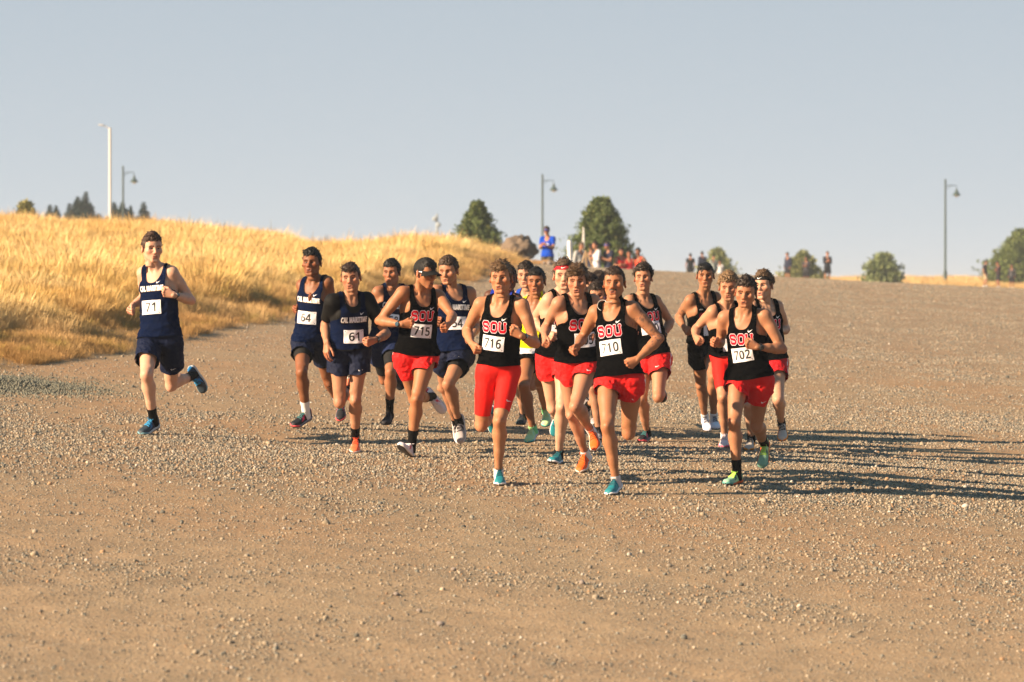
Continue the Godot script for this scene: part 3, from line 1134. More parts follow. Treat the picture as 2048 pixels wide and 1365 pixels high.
	for k in v.size():
		var p := v[k]
		var lp: Vector3 = (p - J.P) * Q
		var r := lp.y < 9.0
		var best := 9.0
		var hem := 1.0
		for sd in ["R", "L"]:
			var a: Vector3 = J[sd + "P"]
			var e: Vector3 = J[sd + "K"] if sh.len < 1.2 else J[sd + "A"]
			var u := (e - a)
			var t := (p - a).dot(u) / u.length_squared()
			var dist := p.distance_to(a + u * clampf(t, 0.0, 1.2))
			# the side seam is cut higher than the inside of the leg
			var side := absf(lp.x) / (0.17 * h)
			var lim: float = sh.len * (1.0 - sh.get("notch", 0.0) * sm(0.55, 1.0, side))
			if sh.len >= 1.2:
				lim = 0.93
			if dist < best:
				best = dist
				hem = (lim - t) * u.length()
		val[k] = minf(hem, sh.get("waist", s.top.get("hem", 0.02) * h + 0.034) - lp.y)
	m = clipped(m, val)
	var sc: Color = sh.col
	var pc := PackedColorArray()
	for p in m.v:
		var lp: Vector3 = (p - J.P) * Q
		var c := sc
		if sh.has("pipe"):
			for sd in ["R", "L"]:
				var a: Vector3 = J[sd + "P"]
				var u: Vector3 = (J[sd + "K"] - a).normalized()
				var rel = p - a
				rel -= u * rel.dot(u)
				var ox: Vector3 = Q.x * (1.0 if sd == "L" else -1.0)
				ox = (ox - u * ox.dot(u)).normalized()
				var oz := u.cross(ox)
				if rel.dot(ox) > 0.06 and absf(rel.dot(oz) * 1.0 - 0.012 * (1.0 if sd == "R" else -1.0)) < 0.0075 and signf(lp.x) == (1.0 if sd == "L" else -1.0):
					c = sh.pipe
		pc.append(c)
	out = blank_mesh()
	add_to(out, m, Transform3D(), pc)
	var sho := part("trousers" if sh.len > 1.2 else "half_tights" if tight else "shorts", out, mats.cloth, root)
	if sh.has("mark"):   # a small mark by the hem of the left leg
		var a: Vector3 = J.LP
		var e: Vector3 = J.LK
		var u := (e - a).normalized()
		var fz := (Q.z - u * Q.z.dot(u)).normalized()
		var fx := -u.cross(fz)
		var mm := mark_mesh(sg, a.lerp(e, sh.len * 0.80) + fx * 0.030, fx, -u, fz, 0.045, 0.005)
		part("sportswear_mark", mm, mats.white_print if not sh.has("mark_col") else mats.white_print, sho)
	if sh.has("under"):   # tight under-shorts that show below the hem
		var ug := Field.new(bb.position, bb.end, 0.0115 * lod)
		body_prims(ug, J, fr, 0.004, "core")
		body = ug.f
		for l in ["R", "L"]:
			ug.start()
			body_prims(ug, J, fr, 0.004, l + "L")
			ug.join(body, J[l + "P"], 0.045, 0.08, 0.18)
			body = ug.f
		var um := ug.net()
		var uv := PackedFloat32Array()
		for p in um.v:
			var best := 9.0
			var hem := 0.0
			for sd in ["R", "L"]:
				var a: Vector3 = J[sd + "P"]
				var u: Vector3 = J[sd + "K"] - a
				var t: float = (p - a).dot(u) / u.length_squared()
				var dist: float = p.distance_to(a + u * clampf(t, 0.0, 1.2))
				if dist < best:
					best = dist
					hem = (sh.under - t) * u.length()
			uv.append(minf(hem, -((p - J.P) * Q).y + 0.02))
		um = clipped(um, uv)
		out = blank_mesh()
		add_to(out, um, Transform3D(), Color(0.012, 0.012, 0.014))
		part("under_shorts", out, mats.cloth, root)
	# ---- singlet or shirt
	var top: Dictionary = s.top
	bb = bounds(J, ["P", "NK", "RS", "LS"] + (["RE", "LE"] if top.get("sleeve", 0.0) > 0.0 else []), 0.16)
	var tg := Field.new(bb.position, bb.end, 0.0085 * lod)
	if top.has("under"):
		make_shirt(tg, s, J, fr, {"kind": "", "col": top.under, "sleeve": 0.72, "neck": 0.78, "grow": 0.005}, noise, root, "t_shirt")
		tg = Field.new(bb.position, bb.end, 0.0085 * lod)
	var shirt := make_shirt(tg, s, J, fr, top, noise, root, top.get("name", "singlet"))
	if s.get("bib", "") != "":
		make_bib(tg, s, J, fr, shirt)
	# ---- feet
	for sd in ["R", "L"]:
		if sd == s.get("no_foot", ""):
			continue
		var a: Vector3 = J[sd + "A"]
		var k: Vector3 = J[sd + "K"]
		var d: Vector3 = (J[sd + "T"] - a).normalized()
		var u := (k - a).normalized()
		var y0 := (u - d * u.dot(d))
		y0 = y0.normalized() if y0.length() > 0.1 else Vector3.UP
		var ang := deg_to_rad(17.0)
		var fz := d * cos(ang) + y0 * sin(ang)
		var fy := y0 * cos(ang) - d * sin(ang)
		var fx := fy.cross(fz)
		var xf := Transform3D(Basis(fx, fy, fz) * Basis.from_scale(Vector3((1.0 if sd == "L" else -1.0), 1, 1) * h), a)
		var ps: Array = T[s.shoes]
		var up := blank_mesh()
		add_to(up, ps[0], xf, ps[0].c, sd == "R")
		var shoe := part("shoe", up, mats.shoe, root)
		for q in [["midsole", 1, mats.foam], ["outsole", 2, mats.rubber], ["laces", 3, mats.shoe]]:
			var sm_ := blank_mesh()
			add_to(sm_, ps[q[1]], xf, ps[q[1]].c, sd == "R")
			part(q[0], sm_, q[2], shoe)
		var sk: Array = s.sock
		var kf = ((k - J[sd + "P"]).normalized() - (a - k).normalized() + Q.z * 0.2).normalized()
		var f2 = (kf - u * kf.dot(u)).normalized()
		var rings := []
		var rn := 9
		for e in rn:
			var t := lerpf(-0.06, sk[0], e / (rn - 1.0))   # metres above the ankle along the shin
			var lift := t / (0.42 * h)
			var cc = a.lerp(k, lift) - f2 * 0.020 * sm(0.25, 0.7, lift) - f2 * 0.004
			var rr: float = (lerpf(0.0385, 0.060, sm(0.14, 0.55, lift)) + 0.0012 * sin(e * 2.1)) * h
			var ring := []
			var bx := u.cross(f2)
			for q in 14:
				var w := TAU * q / 14.0
				ring.append(cc + (bx * cos(w) + u.cross(bx) * sin(w)) * (rr if e < rn - 1 else rr * 0.985))
			rings.append(ring)
		out = blank_mesh()
		add_to(out, loft(rings, true), Transform3D(), sk[1])
		part("sock", out, mats.cloth, root)
	# ---- extras
	for sd in s.get("watch", ""):
		var w: Vector3 = J[sd + "W"]
		var e: Vector3 = J[sd + "E"]
		var u := (w - e).normalized()
		var c := w - u * 0.028
		var th: Vector3 = Vector3.UP + C.z * 0.45 - C.x * (0.25 if sd == "L" else -0.25)
		th = (th - u * th.dot(u)).normalized()
		var dz := th.cross(u) if sd == "L" else u.cross(th)
		var rings := []
		for e2 in 4:
			var ring := []
			var rr: float = 0.0315 + (0.003 if e2 == 1 or e2 == 2 else 0.0)
			for q in 16:
				var a2 := TAU * q / 16.0
				ring.append(c + u * (e2 - 1.5) * 0.0065 + (dz * cos(a2) * 0.86 + u.cross(dz) * sin(a2)) * rr)
			rings.append(ring)
		out = blank_mesh()
		add_to(out, loft(rings, true), Transform3D(), Color(0.012, 0.012, 0.014))
		var wt := part("wristwatch", out, mats.rubber, root)
		out = blank_mesh()
		add_to(out, tube([c + dz * 0.022, c + dz * 0.037, c + dz * 0.0385], [0.020, 0.020, 0.017], 16), Transform3D(), s.get("dial", Color(0.02, 0.025, 0.03)))
		part("watch_face", out, mats.gloss, wt)
	for x in s.get("extra", []):
		extra(x, s, J, fr, hx, root)
	return root


func mark_mesh(g: Field, at: Vector3, ux: Vector3, uy: Vector3, uz: Vector3, w: float, lift: float) -> Dictionary:
	var pts := [Vector2(0.0, 0.02), Vector2(0.10, 0.20), Vector2(0.13, 0.22), Vector2(0.11, 0.10), Vector2(0.14, 0.02), Vector2(0.24, 0.0), Vector2(0.45, 0.06), Vector2(1.0, 0.24), Vector2(0.40, -0.10), Vector2(0.20, -0.17), Vector2(0.05, -0.13)]
	var v := PackedVector3Array()
	for q in pts:
		var p: Vector3 = at + (ux * (q.x - 0.5) + uy * q.y) * w
		v.append(hit(g, p, uz) + uz * lift)
	var t := Geometry2D.triangulate_polygon(PackedVector2Array(pts))
	return {"v": v, "i": t, "n": Field.normals_of(v, t)}


# where the line through p along dir first meets the field from outside
func hit(g: Field, p: Vector3, dir: Vector3) -> Vector3:
	var t := 0.20
	for k in 60:
		var d := g.at(p + dir * t)
		if d < 0.0005:
			break
		t -= clampf(d * 0.8, 0.001, 0.02)
		if t < -0.15:
			break
	return p + dir * t


func make_shirt(g: Field, s: Dictionary, J: Dictionary, fr: Dictionary, top: Dictionary, noise: FastNoiseLite, root: Node3D, called: String) -> Node3D:
	var h: float = J.h
	var b: float = h * J.get("b", 1.0)
	var C: Basis = fr.C
	var Q: Basis = fr.Q
	var S: Vector3 = fr.S
	var grow: float = top.get("grow", 0.009)
	body_prims(g, J, fr, grow, "collar")
	var trunk := g.f
	for l in ["R", "L"]:
		g.start()
		body_prims(g, J, fr, grow, l + "A_top")
		g.join(trunk, J[l + "S"], 0.05, 0.08, 0.18)
		trunk = g.f
	var tl: float = S.distance_to(J.P)
	g.sleeve(S, C.slerp(Q, 0.5), [[0.10, 0.10 * b, 0.05 * b], [0.16, 0.140 * b, 0.100 * b], [0.26, 0.146 * b + grow, 0.108 * b + grow], [0.38, 0.148 * b + grow, 0.108 * b + grow], [tl, 0.168 * b + grow, 0.125 * b + grow], [tl + 0.14, 0.178 * b + grow, 0.135 * b + grow]], 0.03)
	if not s.shorts.get("tight", false):   # the hem hangs outside the shorts
		g.ball(J.P + Q * Vector3(0, 0.040, 0.004) * h, Vector3(0.150 * b + 0.028, 0.115 * h + 0.028, 0.096 * b + 0.028), Q, 0.03)
		for sd in [["R", -1.0], ["L", 1.0]]:
			var hp: Vector3 = J[sd[0] + "P"]
			var kn: Vector3 = J[sd[0] + "K"]
			g.cone(hp + Q.x * 0.002 * sd[1], hp.lerp(kn, 0.3) + Q.x * 0.008 * sd[1], 0.109 * h, 0.114 * h, 0.02)
	var sl: float = top.get("sleeve", 0.0)
	if sl > 0.0:
		var body := g.f
		for l in [["RA", "RS"], ["LA", "LS"]]:
			g.start()
			body_prims(g, J, fr, 0.006 if sl < 0.9 else 0.016, l[0] + ("_upper" if sl < 0.9 else ""))
			if sl < 0.9:
				var a: Vector3 = J[l[1]]
				var e: Vector3 = J[l[1][0] + "E"]
				g.cone(a, a.lerp(e, sl + 0.1), 0.051 * b, 0.053 * b, 0.02)
			g.join(body, J[l[1]], 0.05, 0.08, 0.18)
			body = g.f
	var m := g.net()
	var v: PackedVector3Array = m.v
	var n: PackedVector3Array = m.n
	var amp: float = top.get("folds", 1.0)
	for k in v.size():
		var lp: Vector3 = (v[k] - S) * C
		var low := sm(-0.16, -0.42, lp.y)
		var w1 := noise.get_noise_3dv(Vector3(lp.x * 9.0 + lp.y * 5.0, lp.y * 17.0, lp.z * 9.0))
		var w2 := 1.0 - 2.0 * absf(noise.get_noise_3dv(Vector3(lp.x * 13.0 - lp.y * 7.0, lp.y * 14.0 + lp.x * 6.0, lp.z * 10.0 + 3.0)))
		v[k] += n[k] * amp * (lerpf(0.0012, 0.0055, low) * w1 * 1.6 + lerpf(0.0006, 0.0042, low) * w2)
	m.v = v
	m.n = Field.normals_of(v, m.i)
	var val := PackedFloat32Array()
	val.resize(v.size())
	var nk: float = top.get("neck", 1.0)
	for k in v.size():
		var p := v[k]
		var lp: Vector3 = (p - S) * C / h
		var e := pow(pow(absf(lp.x) / (0.078 * nk), 2.5) + pow(absf(lp.y - 0.05) / ((0.136 if lp.z > 0.0 else 0.070) * nk * nk), 2.5), 0.4)
		if lp.y > 0.05:
			e = absf(lp.x) / (0.078 * nk)
		var r := (e - 1.0) * 0.08
		if sl <= 0.0:
			var ax := absf(lp.x)
			var xb := lerpf(0.118, 0.124, sm(-0.05, -0.10, lp.y)) + 0.09 * sm(-0.105, -0.215, lp.y) if lp.y > -0.215 else 9.0
			if lp.z < 0.0:
				xb = 0.105 + 0.08 * sm(-0.10, -0.20, lp.y) if lp.y > -0.215 else 9.0
			r = minf(r, xb - ax)
		else:
			for sd in ["R", "L"]:
				var a: Vector3 = J[sd + "S"]
				var u: Vector3 = J[sd + "E"] - a
				var t := (p - a).dot(u) / u.length_squared()
				if t > 0.15 and p.distance_to(a + u * minf(t, 1.0)) < 0.078 and sl < 0.9:
					r = minf(r, (sl - t) * 0.3)
				if sl > 0.9:
					var w: Vector3 = J[sd + "W"]
					var uw: Vector3 = w - J[sd + "E"]
					var tw: float = (p - J[sd + "E"]).dot(uw) / uw.length_squared()
					if tw > 0.5 and p.distance_to(w) < 0.12:
						r = minf(r, (sl - tw) * 0.3)
		var lq: Vector3 = (p - J.P) * Q
		r = minf(r, lq.y - top.get("hem", 0.02) * h + 0.004 * sin(lq.x * 24.0 + lq.z * 17.0))
		val[k] = r
	m = clipped(m, val)
	v = m.v
	var uv := PackedVector2Array()
	for p in v:
		var lp: Vector3 = (p - S) * C
		if lp.z > 0.01:
			uv.append(Vector2(clampf(0.5 + lp.x / 0.44, 0.01, 0.99), clampf((0.05 - lp.y) / 0.65, 0.01, 0.99)))
		elif top.kind == "stripe" or top.kind == "white_blue":
			uv.append(Vector2(0.99 if lp.x > 0 else 0.01, clampf((0.05 - lp.y) / 0.65, 0.01, 0.99)))
		else:
			uv.append(Vector2(0.99 if lp.x > 0 else 0.01, 0.995))
	m.uv = uv
	var mat: Material = mats.cloth
	if top.kind != "":
		mat = shirt_material(top.kind, top.col)
	else:
		var cc := PackedColorArray()
		cc.resize(v.size())
		cc.fill(top.col)
		m.c = cc
	return part(called, m, mat, root)


func shirt_material(kind: String, col: Color) -> StandardMaterial3D:
	var key := kind + str(col)
	if not prints.has(key):
		var m := StandardMaterial3D.new()
		m.albedo_texture = shirt_print(kind, col.linear_to_srgb())
		m.roughness = 0.85
		m.metallic_specular = 0.08
		m.texture_repeat = false
		m.normal_enabled = true
		m.normal_texture = mats.weave
		m.normal_scale = 0.25
		prints[key] = m
	return prints[key]


func make_bib(g: Field, s: Dictionary, J: Dictionary, fr: Dictionary, shirt: Node3D) -> void:
	var C: Basis = fr.C
	var S: Vector3 = fr.S
	var h: float = J.h
	var at: Vector2 = s.get("bib_at", Vector2(-0.008, -0.290))
	var tilt: float = deg_to_rad(s.get("bib_tilt", 0.0))
	var nx := 10
	var ny := 8
	var v := PackedVector3Array()
	var uv := PackedVector2Array()
	var t := PackedInt32Array()
	for j in ny:
		for i in nx:
			var q := Vector2((i / (nx - 1.0) - 0.5) * 0.176, (0.5 - j / (ny - 1.0)) * 0.116).rotated(tilt)
			var p := S + C * Vector3((at.x + q.x) * h, (at.y + q.y) * h, 0.0)
			var z := 0.0
			for e in 5:   # paper is stiff: it bridges the folds of the cloth
				var o: Vector2 = [Vector2.ZERO, Vector2(0.012, 0), Vector2(-0.012, 0), Vector2(0, 0.012), Vector2(0, -0.012)][e]
				z += (hit(g, p + C.x * o.x + C.y * o.y, C.z) - p).dot(C.z) / 5.0
			v.append(p + C.z * (z + 0.0095 + 0.0022 * sin(i * 1.3 + j * 0.9)))
			uv.append(Vector2(i / (nx - 1.0), j / (ny - 1.0)))
	for j in ny - 1:
		for i in nx - 1:
			var a := j * nx + i
			t.append_array(PackedInt32Array([a, a + 1, a + nx, a + 1, a + nx + 1, a + nx]))
	var m := StandardMaterial3D.new()
	m.albedo_texture = bib_print(s.bib)
	m.roughness = 0.55
	m.texture_repeat = false
	part("race_bib", {"v": v, "i": t, "n": Field.normals_of(v, t), "uv": uv}, m, shirt)


func extra(x: String, s: Dictionary, J: Dictionary, fr: Dictionary, hx: Transform3D, root: Node3D) -> void:
	var out := blank_mesh()
	if x.begins_with("headband"):
		var rings := []
		for e in 6:
			var ring := []
			var y := 0.044 + e * 0.0072
			var q := sqrt(maxf(0.05, 1.0 - pow((y - 0.030) / 0.094, 2.0)))
			var gr: float = [0.0, 0.0045, 0.005, 0.005, 0.0045, 0.0][e]
			for a in 28:
				var w := TAU * a / 28.0
				var zz := sin(w)
				ring.append(Vector3(cos(w) * (0.088 * q + gr), y + 0.010 * zz, -0.014 + zz * (0.110 * q + gr)))
			ring.reverse()
			rings.append(ring)
		add_to(out, loft(rings, true), hx, Color(0.55, 0.01, 0.02) if x == "headband_red" else Color(0.012, 0.012, 0.014))
		var hb := part("headband", out, mats.cloth, root)
		var v := PackedVector3Array()
		var pts := [Vector2(0.0, 0.02), Vector2(0.10, 0.20), Vector2(0.13, 0.22), Vector2(0.11, 0.10), Vector2(0.14, 0.02), Vector2(0.24, 0.0), Vector2(0.45, 0.06), Vector2(1.0, 0.24), Vector2(0.40, -0.10), Vector2(0.20, -0.17), Vector2(0.05, -0.13)]
		for q in pts:
			var w: float = -0.28 + q.x * 0.52
			v.append(hx * Vector3(sin(w) * 0.091, 0.070 + q.y * 0.040, -0.014 + cos(w) * 0.1115))
		var t := Geometry2D.triangulate_polygon(PackedVector2Array(pts))
		part("sportswear_mark", {"v": v, "i": t, "n": Field.normals_of(v, t)}, mats.white_print, hb)
	elif x.begins_with("cap"):
		var g := Field.new(Vector3(-0.12, -0.02, -0.15), Vector3(0.12, 0.16, 0.15), 0.006)
		g.ball(Vector3(0, 0.034, -0.014), Vector3(0.085, 0.099, 0.110), Basis(), 0.01)
		var m := g.net()
		var val := PackedFloat32Array()
		for p in m.v:
			val.append(p.y - 0.030 - 0.10 * p.z)
		m = clipped(m, val)
		var cc: Color = Color(0.013, 0.013, 0.015) if x == "cap" else Color(0.03, 0.08, 0.35)
		add_to(out, m, hx, cc)
		var cap := part("cap", out, mats.cloth, root)
		var rows := []
		for e in 7:
			var r := e / 6.0
			var ring := []
			for a in 15:
				var w := lerpf(-1.15, 1.15, a / 14.0)
				var rad := 0.106 + r * 0.072 * (1.0 - 0.45 * pow(absf(w) / 1.15, 2.0))
				ring.append(Vector3(sin(w) * rad * 0.80, 0.040 - 0.018 * r - 0.030 * pow(sin(w), 2.0) * (0.4 + r), -0.012 + cos(w) * rad))
			rows.append(ring)
		var under := []
		for r in rows:
			var q := []
			for p in r:
				q.append(p - Vector3(0, 0.004, 0))
			under.append(q)
		under.reverse()
		out = blank_mesh()
		add_to(out, loft(rows + under, false), hx, cc)
		part("brim", out, mats.cloth, cap)
		out = blank_mesh()
		var rr := []
		for e in 3:
			var ring := []
			for a in 16:
				var w := TAU * a / 16.0
				ring.append(Vector3(cos(w) * 0.018 * (1.0 - e * 0.4), 0.078 + sin(w) * 0.010 * (1.0 - e * 0.4), 0.0865 + e * 0.0007 - sin(w) * 0.004 * (1.0 - e * 0.4)))
			rr.append(ring)
		if x == "cap":
			add_to(out, loft(rr, true, false, true), hx, Color(0.35, 0.33, 0.55))
			part("badge", out, mats.cloth, cap)
	elif x == "sunglasses":
		var ring1 := []
		var ring2 := []
		for a in 17:
			var w := lerpf(-1.05, 1.05, a / 16.0)
			var nose := 0.012 * exp(-pow(w / 0.16, 2.0))
			ring1.append(Vector3(sin(w) * 0.082, 0.023, 0.004 + cos(w) * 0.098))
			ring2.append(Vector3(sin(w) * 0.080, -0.022 + nose + 0.012 * absf(w), 0.000 + cos(w) * 0.097))
		add_to(out, loft([ring2, ring1], false), hx, Color(0.10, 0.035, 0.015))
		var sg := part("sunglasses", out, mats.gloss, root)
		out = blank_mesh()
		add_to(out, tube(ring1, range(17).map(func(_q): return 0.0035), 6), hx, Color(0.75, 0.75, 0.78))
		for s2 in [-1.0, 1.0]:
			add_to(out, tube([Vector3(s2 * 0.071, 0.021, 0.054), Vector3(s2 * 0.082, 0.018, 0.02), Vector3(s2 * 0.082, 0.014, -0.03)], [0.0048, 0.0042, 0.003], 6), hx, Color(0.75, 0.75, 0.78))
		part("frame", out, mats.gloss, sg)
	elif x == "earphone_cord":
		var C: Basis = fr.C
		var S: Vector3 = fr.S
		var pts := []
		var rad := []
		for e in 17:
			var a := PI * 0.15 + TAU * 0.62 * e / 16.0
			pts.append(S + C * Vector3(-0.060 + 0.048 * cos(a), 0.045 + 0.040 * sin(a), 0.085 + 0.02 * cos(a)))
			rad.append(0.0016)
		add_to(out, tube(pts, rad, 5), Transform3D(), Color(0.6, 0.58, 0.55))
		var p0: Vector3 = pts[0]
		add_to(out, tube([p0, S + C * Vector3(0.03, 0.060, 0.085), S + C * Vector3(0.075, 0.085, 0.03)], [0.002, 0.002, 0.002], 5), Transform3D(), Color(0.6, 0.58, 0.55))
		part("earphone_cord", out, mats.gloss, root)

# ---------------------------------------------------------------- materials
func plain(rough: float, spec := 0.5) -> StandardMaterial3D:
	var m := StandardMaterial3D.new()
	m.vertex_color_use_as_albedo = true
	m.roughness = rough
	m.metallic_specular = spec
	return m


func noise_tex(freq: float, size: int, ramp: Gradient, normal := false, strength := 4.0, octaves := 5, seed_ := 1) -> NoiseTexture2D:
	var n := FastNoiseLite.new()
	n.noise_type = FastNoiseLite.TYPE_SIMPLEX_SMOOTH
	n.frequency = freq
	n.fractal_octaves = octaves
	n.seed = seed_
	var t := NoiseTexture2D.new()
	t.width = size
	t.height = size
	t.seamless = true
	t.noise = n
	t.as_normal_map = normal
	t.bump_strength = strength
	if ramp:
		t.color_ramp = ramp
	return t


func ramp(stops: Array) -> Gradient:
	var g := Gradient.new()
	var o := PackedFloat32Array()
	var c := PackedColorArray()
	for s in stops:
		o.append(s[0])
		c.append(s[1])
	g.offsets = o
	g.colors = c
	return g


func make_materials() -> void:
	mats.skin = plain(0.52, 0.38)
	mats.skin.subsurf_scatter_enabled = true
	mats.skin.subsurf_scatter_strength = 0.12
	mats.hair = plain(0.55, 0.4)
	mats.weave = noise_tex(0.25, 256, null, true, 3.0, 2, 9)
	mats.cloth = plain(0.75, 0.3)
	mats.shoe = plain(0.6, 0.4)
	mats.foam = plain(0.7, 0.3)
	mats.rubber = plain(0.5, 0.4)
	mats.gloss = plain(0.15, 0.6)
	mats.paint = plain(0.45, 0.4)
	mats.stone = plain(0.9, 0.3)
	mats.white_print = StandardMaterial3D.new()
	mats.white_print.albedo_color = Color(0.9, 0.9, 0.9)
	mats.leaf = plain(0.7, 0.3)
	mats.leaf.backlight_enabled = true
	mats.leaf.backlight = Color(0.5, 0.6, 0.25)
	mats.straw = plain(0.7, 0.3)
	mats.straw.backlight_enabled = true
	mats.straw.backlight = Color(0.45, 0.36, 0.2)
	mats.dirt = plain(0.95, 0.2)
	mats.dirt.albedo_texture = noise_tex(0.035, 1024, ramp([[0.0, Color(0.80, 0.78, 0.76)], [0.35, Color(0.90, 0.885, 0.87)], [0.6, Color(0.97, 0.96, 0.95)], [1.0, Color(1, 1, 1)]]), false, 4.0, 6, 3)
	mats.dirt.uv1_triplanar = true
	mats.dirt.uv1_world_triplanar = true
	mats.dirt.uv1_scale = Vector3(0.55, 0.55, 0.55)
	mats.dirt.normal_enabled = true
	mats.dirt.normal_texture = noise_tex(0.06, 1024, null, true, 9.0, 6, 5)
	mats.dirt.normal_scale = 0.28


# ---------------------------------------------------------------- the ground
const PROF := [[-40.0, -1.2], [0.0, -0.62], [16.0, -0.25], [28.0, 0.05], [36.0, 0.25], [50.0, 0.66], [70.0, 1.33], [90.0, 2.08], [101.0, 2.46], [108.0, 2.56], [116.0, 2.42], [135.0, 1.85], [200.0, 2.0], [260.0, 2.35], [400.0, 2.4], [900.0, 1.5], [3000.0, -30.0]]
var patchy := FastNoiseLite.new()


func profile(d: float) -> float:
	var k := 1
	while k < PROF.size() - 2 and d > PROF[k + 1][0]:
		k += 1
	if d <= PROF[1][0]:
		k = 0
	var a: Array = PROF[k]
	var b: Array = PROF[k + 1]
	var pa: Array = PROF[maxi(k - 1, 0)]
	var pb: Array = PROF[mini(k + 2, PROF.size() - 1)]
	var ma: float = (b[1] - pa[1]) / (b[0] - pa[0]) * (b[0] - a[0])
	var mb: float = (pb[1] - a[1]) / (pb[0] - a[0]) * (b[0] - a[0])
	var t := clampf((d - a[0]) / (b[0] - a[0]), 0.0, 1.0)
	var t2 := t * t
	var t3 := t2 * t
	return a[1] * (2 * t3 - 3 * t2 + 1) + ma * (t3 - 2 * t2 + t) + b[1] * (3 * t2 - 2 * t3) + mb * (t3 - t2)


func verge(d: float) -> float:   # x of the edge of the dry grass on the left
	var ds := [-40.0, 20.0, 32.0, 40.0, 47.0, 54.0, 68.0, 84.0, 96.0, 106.0, 125.0, 200.0, 3000.0]
	var xs := [-14.0, -10.0, -7.2, -5.9, -4.8, -4.4, -2.6, -0.9, 0.0, 0.8, 1.5, 2.0, 2.0]
	var k := 1
	while k < ds.size() - 1 and d > ds[k]:
		k += 1
	return lerpf(xs[k - 1], xs[k], clampf((d - ds[k - 1]) / (ds[k] - ds[k - 1]), 0.0, 1.0))


func gh(x: float, d: float) -> float:
	var cross := lerpf(-0.055, -0.050, sm(40.0, 100.0, d)) * (1.0 - sm(110.0, 150.0, d))
	if x < 0.0:
		cross *= lerpf(1.0, 0.45, sm(50.0, 90.0, d))
	var y := profile(d) + cross * clampf(x, -40.0, 30.0)
	y += 0.11 * exp(-(pow(x - 2.3, 2.0) + pow((d - 31.0) / 1.6, 2.0)) / 3.0)
	y -= 0.05 * exp(-(pow(x + 1.4, 2.0) + pow(d - 32.5, 2.0)) / 2.0)
	var u := verge(d) - x
	if u > 0.0 and d > 20.0:
		y += 0.60 * (1.0 - exp(-u / 5.5)) * sm(25.0, 45.0, d) * (1.0 - sm(100.0, 150.0, d))
		y -= 0.34 * exp(-pow((x + 5.2) / 2.3, 2.0)) * sm(66.0, 88.0, d)
		y += 0.10 * exp(-pow((x + 2.6) / 1.6, 2.0)) * sm(76.0, 92.0, d)
	if d > 120.0 and x > 8.0:
		y += 0.55 * sm(243.0, 300.0, d) * sm(8.0, 22.0, x) * (1.0 - sm(330.0, 500.0, d))
	return y


func ground_y(x: float, d: float) -> float:
	return gh(x, d) + 0.012 * patchy.get_noise_2d(x * 9.0, d * 9.0) + 0.02 * patchy.get_noise_2d(x * 1.7 + 40.0, d * 1.7)


# how thickly gravel lies at a place, 0 to 1
func gravel(x: float, d: float) -> float:
	var n := patchy.get_noise_2d(x * 5.0, d * 2.6) + 0.5 * patchy.get_noise_2d(x * 14.0 + 7.0, d * 9.0)
	var g := 0.42 + 0.55 * n
	g += 0.42 * exp(-pow((d - 30.5) / 3.4, 2.0))                              # the loose band the pack crosses
	g -= 0.55 * exp(-pow((d - 23.6) / 1.7, 2.0)) * sm(3.5, -0.5, x)         # worn smooth in front
	g -= 0.15 * exp(-pow((d - 16.3) / 1.6, 2.0))
	if d > 35.8 and x < -0.5:
		g -= 0.85 * sm(0.0, -1.5, x) * (1.0 - 0.7 * sm(40.0, 46.0, d) * sm(-3.2, -1.0, x))
	g += 0.55 * exp(-pow((d - 41.5) / 2.2, 2.0)) * sm(0.0, 2.5, x)
	g += 0.12 * sm(46.0, 60.0, d)
	return clampf(g, 0.26, 1.0)


func make_land() -> void:
	patchy.seed = 11
	patchy.frequency = 0.11
	patchy.fractal_octaves = 3
	# rows get longer with distance; each row spans the view and a good way beyond
	var ds := []
	var d := -12.0
	while d < 3000.0:
		ds.append(d)
		d += 0.5 if d < 14.0 else 0.075 if d < 34.0 else 0.16 if d < 60.0 else 0.4 if d < 125.0 else 4.0 if d < 320.0 else d * 0.12
	var nx := 260
	var v := PackedVector3Array()
	var c := PackedColorArray()
	var t := PackedInt32Array()
	for r in ds.size():
		var dd: float = ds[r]
		var half := 3.0 + absf(dd) * 0.158
		for i in nx:
			var u := (i / (nx - 1.0)) * 2.0 - 1.0
			var x := u * half if absf(u) < 0.9 else signf(u) * half * (0.9 + pow((absf(u) - 0.9) / 0.1, 2.0) * (6.0 if dd < 60.0 else 5.0))
			v.append(Vector3(x, ground_y(x, dd), -dd))
			var g := gravel(x, dd)
			var n := patchy.get_noise_2d(x * 3.0 - 20.0, dd * 1.4)
			var n2 := patchy.get_noise_2d(x * 21.0, dd * 16.0)
			var col := Color(0.405, 0.258, 0.144).lerp(Color(0.378, 0.280, 0.173), clampf(0.5 + 0.9 * n, 0.0, 1.0))   # red earth and paler dust
			col = col.lerp(Color(0.457, 0.338, 0.211), 0.7 * sm(27.0, 18.0, dd))
			col = col.lerp(Color(0.289, 0.224, 0.152), clampf(g * 0.6, 0.0, 0.6))
			col = col.lerp(Color(0.317, 0.243, 0.166), 0.75 * sm(40.0, 70.0, dd))
			col = col * (1.0 + 0.16 * n2)
			var w := verge(dd) - x
			if w > -0.6 and dd > 20.0:
				col = col.lerp(Color(0.36, 0.24, 0.10), sm(-0.6, 1.2, w + 0.6 * n2))
			if dd > 116.0:
				col = col.lerp(Color(0.50, 0.36, 0.16), sm(116.0, 135.0, dd))
			c.append(col)
	for r in ds.size() - 1:
		for i in nx - 1:
			var a := r * nx + i
			t.append_array(PackedInt32Array([a, a + nx, a + 1, a + 1, a + nx, a + nx + 1]))
	var m := part("ground", {"v": v, "i": t, "n": Field.normals_of(v, t), "c": c}, mats.dirt, self)
	m.set_meta("kind", "structure")


